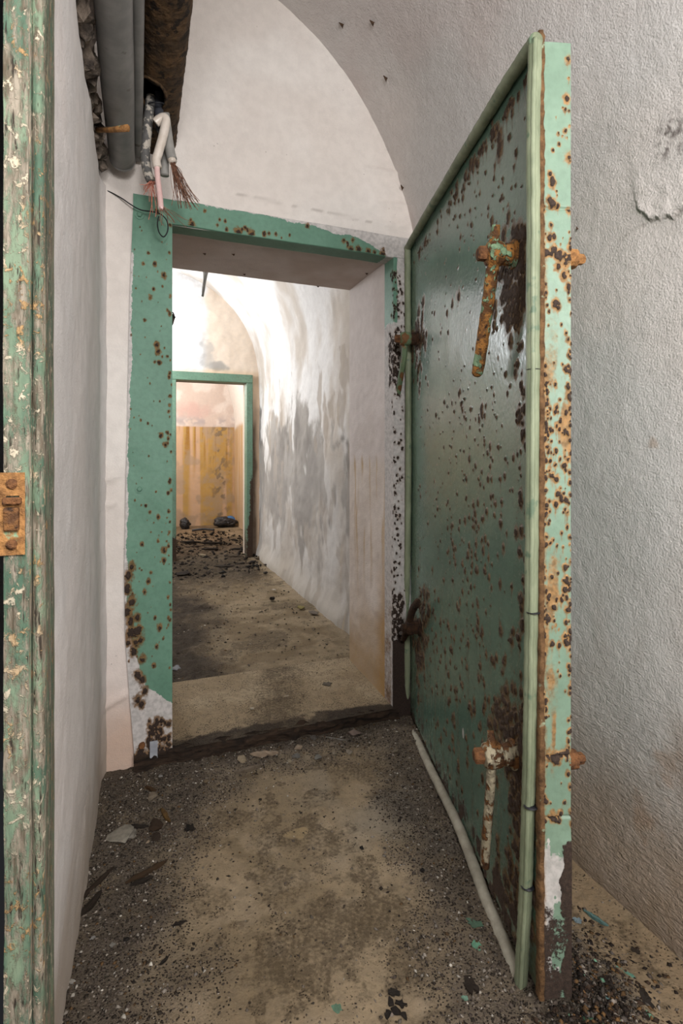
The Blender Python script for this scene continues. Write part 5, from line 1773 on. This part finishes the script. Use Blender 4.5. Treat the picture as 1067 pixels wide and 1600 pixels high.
CH2 = [
    ('stone', 425, 936, 9, 12, 10, '#1c1815', 'small black stone in the middle of the far corridor floor', 'stone', 'stone', 0.3, FLOOR2),
    ('stone', 415, 895, 8, 12, 5, '#241f1a', 'dark stone near the far doorway by the right wall', 'stone', 'stone', 0.3, FLOOR2),
    ('dry_leaf', 470, 948, 11, 18, 3, '#7d7340', 'yellowish dry leaf near the corridor right wall', 'leaf', 'flake', 0.3, FLOOR2),
    ('plaster_flake', 490, 956, 14, 22, 3, '#6b6258', 'grey flake on the corridor floor by the right wall', 'flake', 'flake', 0.6, FLOOR2),
    ('plaster_flake', 428, 921, 7, 12, 3, '#a39a8a', 'pale chip behind the small black stone', 'flake', 'flake', 0.6, FLOOR2),
    ('wood_splinter', 297, 848, 34, 20, 5, '#14110e', 'left black plank piece inside the far doorway', 'splinter', 'splinter', -0.1, FLOOR2),
    ('wood_splinter', 330, 850, 36, 20, 5, '#17130f', 'right black plank piece inside the far doorway', 'splinter', 'splinter', 0.05, FLOOR2),
    ('wood_splinter', 328, 859, 26, 20, 5, '#1c1612', 'short black stick nearer than the two planks', 'splinter', 'splinter', 0.05, FLOOR2),
    ('wood_splinter', 366, 870, 24, 18, 4, '#3a2f24', 'brown stick near the right post of the far frame', 'splinter', 'splinter', 0.35, FLOOR2),
    ('wood_splinter', 316, 868, 18, 16, 4, '#7c705c', 'pale stick among the black debris of the far doorway', 'splinter', 'splinter', -0.7, FLOOR2),
    ('wood_splinter', 373, 858, 26, 20, 4, '#1b1612', 'dark stick against the right post of the far frame', 'splinter', 'splinter', 0.1, FLOOR2),
    ('wood_splinter', 350, 885, 32, 22, 4, '#231c16', 'dark stick lying across the corridor before the far doorway', 'splinter', 'splinter', 0.1, FLOOR2),
    ('bark_piece', 286, 897, 22, 34, 8, '#15110f', 'black lump beside the green post in the corridor', 'bark', 'stone', 0.1, FLOOR2),
    ('plaster_flake', 366, 1063, 9, 10, 3, '#8a857a', 'tiny pale flake on the sill behind the threshold', 'flake', 'flake', 0.2, FLOOR2 + 0.004),
    ('plaster_flake', 275, 1042, 18, 24, 3, '#7a7c80', 'bluish pale flake beside the green post on the corridor floor', 'flake', 'flake', 0.2, FLOOR2),
    ('plaster_flake', 512, 1067, 18, 16, 4, '#5a5348', 'grey flake at the right end of the sill', 'flake', 'flake', 0.2, SILL_B - 0.012),
    ('plaster_flake', 394, 1105, 8, 8, 3, '#a39a88', 'white chip on the middle of the sill', 'flake', 'flake', 0.2, SILL_B - 0.014),
    ('plaster_flake', 448, 1086, 9, 8, 3, '#978b76', 'pale chip on the sill right of the white chip', 'flake', 'flake', 0.2, SILL_B - 0.014),
]
for i, q in enumerate(CH2):
    nm, a, b, w, d, h, c, lab, cat, kd, rot, z = q
    chip(nm, a, b, w, d, h, c, lab, cat, 300 + i, rot, z=z, kind=kd)


# fine grit as real crumbs, one object per room
def gravel(name, label, N, sampler, zf, palette, seed, smin, smax):
    r = np.random.default_rng(seed)
    base = np.array([(1, 0, 0), (-1, 0, 0), (0, 1, 0), (0, -1, 0), (0, 0, 1), (0, 0, -1)], float)
    tri = np.array([(0, 2, 4), (2, 1, 4), (1, 3, 4), (3, 0, 4), (2, 0, 5), (1, 2, 5), (3, 1, 5), (0, 3, 5)])
    xy = sampler(r, N)
    n = len(xy)
    size = smin + (smax - smin) * r.random(n) ** 3.2
    V = base[None] * (0.6 + 0.8 * r.random((n, 6, 1)))
    V = V * np.stack([size * r.uniform(0.6, 1.3, n), size * r.uniform(0.5, 1.0, n), size * r.uniform(0.3, 0.7, n)], -1)[:, None, :]
    a = r.uniform(0, 6.28, n)
    ca, sa = np.cos(a)[:, None], np.sin(a)[:, None]
    X = V[..., 0] * ca - V[..., 1] * sa
    Y = V[..., 0] * sa + V[..., 1] * ca
    z = np.array([zf(x, y) for x, y in xy])
    P = np.stack([X + xy[:, :1], Y + xy[:, 1:], V[..., 2] + z[:, None] + size[:, None] * 0.12], -1).reshape(-1, 3)
    Fc = (tri[None] + (np.arange(n) * 6)[:, None, None]).reshape(-1, 3)
    me = bpy.data.meshes.new(name)
    me.vertices.add(len(P))
    me.vertices.foreach_set('co', P.astype(np.float32).ravel())
    me.loops.add(Fc.size)
    me.loops.foreach_set('vertex_index', Fc.astype(np.int32).ravel())
    me.polygons.add(len(Fc))
    me.polygons.foreach_set('loop_start', np.arange(0, Fc.size, 3, dtype=np.int32))
    pal = np.array([lin(c) for c, _ in palette])
    pr = np.array([w for _, w in palette], float)
    pick = pal[r.choice(len(pal), n, p=pr / pr.sum())] * r.uniform(0.6, 1.25, (n, 1))
    at = me.attributes.new('col', 'FLOAT_COLOR', 'POINT')
    cc = np.concatenate([np.repeat(pick, 6, 0), np.ones((n * 6, 1))], -1)
    at.data.foreach_set('color', cc.astype(np.float32).ravel())
    me.update(calc_edges=True)
    me.validate()
    o = link(name, me, M['chips'])
    return prop(o, label, 'gravel', kind='stuff')


def near_sampler(r, N):
    x = r.uniform(-0.15, 1.12, N * 5)
    y = r.uniform(0.5, 2.0, N * 5)
    i = np.clip(np.searchsorted(FX[:, 0], x), 0, FX.shape[0] - 1)
    j = np.clip(np.searchsorted(FY[0], y), 0, FY.shape[1] - 1)
    g = FG[i, j]
    ok = r.random(len(x)) < (0.05 + 0.95 * g ** 1.5)
    return np.stack([x, y], -1)[ok][:N]


PAL = [('#2f2821', 5), ('#554b43', 6), ('#756b60', 4), ('#9a9186', 1.8), ('#5f482e', 1.2), ('#beb7ab', 0.7)]
gravel('gravel', 'fine dark grit and crumbs drifted along the near room floor', 26000, near_sampler, floor_z, PAL, 5, 0.0011, 0.0062)


def heap_sampler(r, N):
    x = 0.85 + r.normal(0, 0.075, N)
    y = 0.86 + r.normal(0, 0.13, N)
    s = (x - DH[0]) * DN[0] + (y - DH[1]) * DN[1]
    along = (x - DH[0]) * DD[0] + (y - DH[1]) * DD[1]
    ok = ((s < -0.10) | (along > S_END + 0.012)) & (x < 1.1)
    return np.stack([x, y], -1)[ok]


def heap_z(x, y):
    return floor_z(x, y) + 0.02 * math.exp(-((x - 0.79) ** 2 + (y - 0.80) ** 2) / 0.006)


gravel('rust_scale', 'heap of rust scale and paint crumbs at the foot of the door edge', 3600, heap_sampler, heap_z, [('#1d1511', 6), ('#3a2b20', 4), ('#6b4f30', 1.6), ('#6f9c80', 0.2), ('#57504a', 2), ('#8a8076', 0.8)], 8, 0.002, 0.0085)


def mid_sampler(r, N):
    y = r.uniform(Y_BACK + 0.05, Y_FAR - 0.05, N)
    x = np.where(r.random(N) < 0.65, r.normal(0.1, 0.28, N), r.uniform(-0.2, 1.1, N))
    ok = (x > -0.3) & (x < 1.12)
    return np.stack([x, y], -1)[ok]


gravel('gravel', 'dark crumbs and dirt scattered over the corridor floor', 5000, mid_sampler, lambda x, y: FLOOR2 - 0.008, PAL, 6, 0.002, 0.010)


def end_sampler(r, N):
    return np.stack([r.uniform(0.2, 1.25, N), r.uniform(Y_FAR - 0.9, 7.6, N)], -1)


gravel('gravel', 'black splintery litter lying in and beyond the far doorway', 1500, end_sampler, lambda x, y: FLOOR2 - 0.002, [('#15110e', 6), ('#2a221b', 3), ('#5d5140', 1)], 9, 0.004, 0.035)


# ------------------------------------------------------------------ rubbish in the end room
def rubbish():
    def blob(name, px, py, w, h, d, mat, label, seed, amp=0.35, y=8.05):
        b = on_y(px, py, y)
        k = ((b - CAM) @ FW) / F_PX
        bm = bmesh.new()
        bmesh.ops.create_icosphere(bm, subdivisions=4, radius=1)
        for v in bm.verts:
            n = fbm(v.co.x + seed, v.co.y, v.co.z, 1.7, 3, seed) - 0.5
            n2 = abs(fbm(v.co.x, v.co.y + seed, v.co.z, 3.5, 2, seed + 5) - 0.5)
            v.co *= 1 + amp * float(n) * 2 - amp * float(n2)
            v.co.z = max(v.co.z, -0.75)
            v.co = Vector((v.co.x * w * k / 2, v.co.y * d / 2, v.co.z * h * k / 1.75))
        zmin = min(v.co.z for v in bm.verts)
        for v in bm.verts:
            v.co += Vector((b[0], y, FLOOR2 - zmin - 0.012))
        return prop(from_bm(name, bm, M[mat], None, False), label, 'rubbish')
    blob('rubbish_bag', 289, 824, 16, 17, 0.16, 'black_plastic', 'small black bag against the stained end wall', 3)
    o = blob('rubbish_bag', 352, 824, 36, 16, 0.26, 'black_plastic', 'crumpled black bag in the end room corner', 7)
    # blue lid-like bowl leaning on the bag
    c = on_y(357, 811, 8.02)
    bm = bmesh.new()
    prof = [(0.012, 0.0), (0.05, 0.012), (0.078, 0.035), (0.088, 0.06), (0.092, 0.06), (0.090, 0.05)]
    rings = []
    for r, z in prof:
        rings.append([bm.verts.new((r * math.cos(2 * math.pi * k / 20), r * math.sin(2 * math.pi * k / 20), -z)) for k in range(20)])
    for A, B in zip(rings, rings[1:]):
        for k in range(20):
            bm.faces.new((A[k], A[(k + 1) % 20], B[(k + 1) % 20], B[k]))
    bm.faces.new(rings[0])
    bmesh.ops.recalc_face_normals(bm, faces=bm.faces)
    bm.transform(Matrix.Translation(Vector(c)) @ Matrix.Rotation(R(-25), 4, 'Z') @ Matrix.Rotation(R(52), 4, 'X'))
    prop(from_bm('plastic_bowl', bm, M['blue'], None, True), 'blue plastic bowl leaning on the crumpled black bag', 'bowl')
    a, b = on_z(300, 829, FLOOR2 + 0.01), on_z(335, 828, FLOOR2 + 0.012)
    prop(tube_obj('hose', smooth_path([a, (a + b) / 2 + np.array([0, 0.03, 0.012]), b], 6), 0.016, M['black_plastic'], None, 8, rough=0.1), 'black hose lying between the two bags in the end room', 'hose')


rubbish()
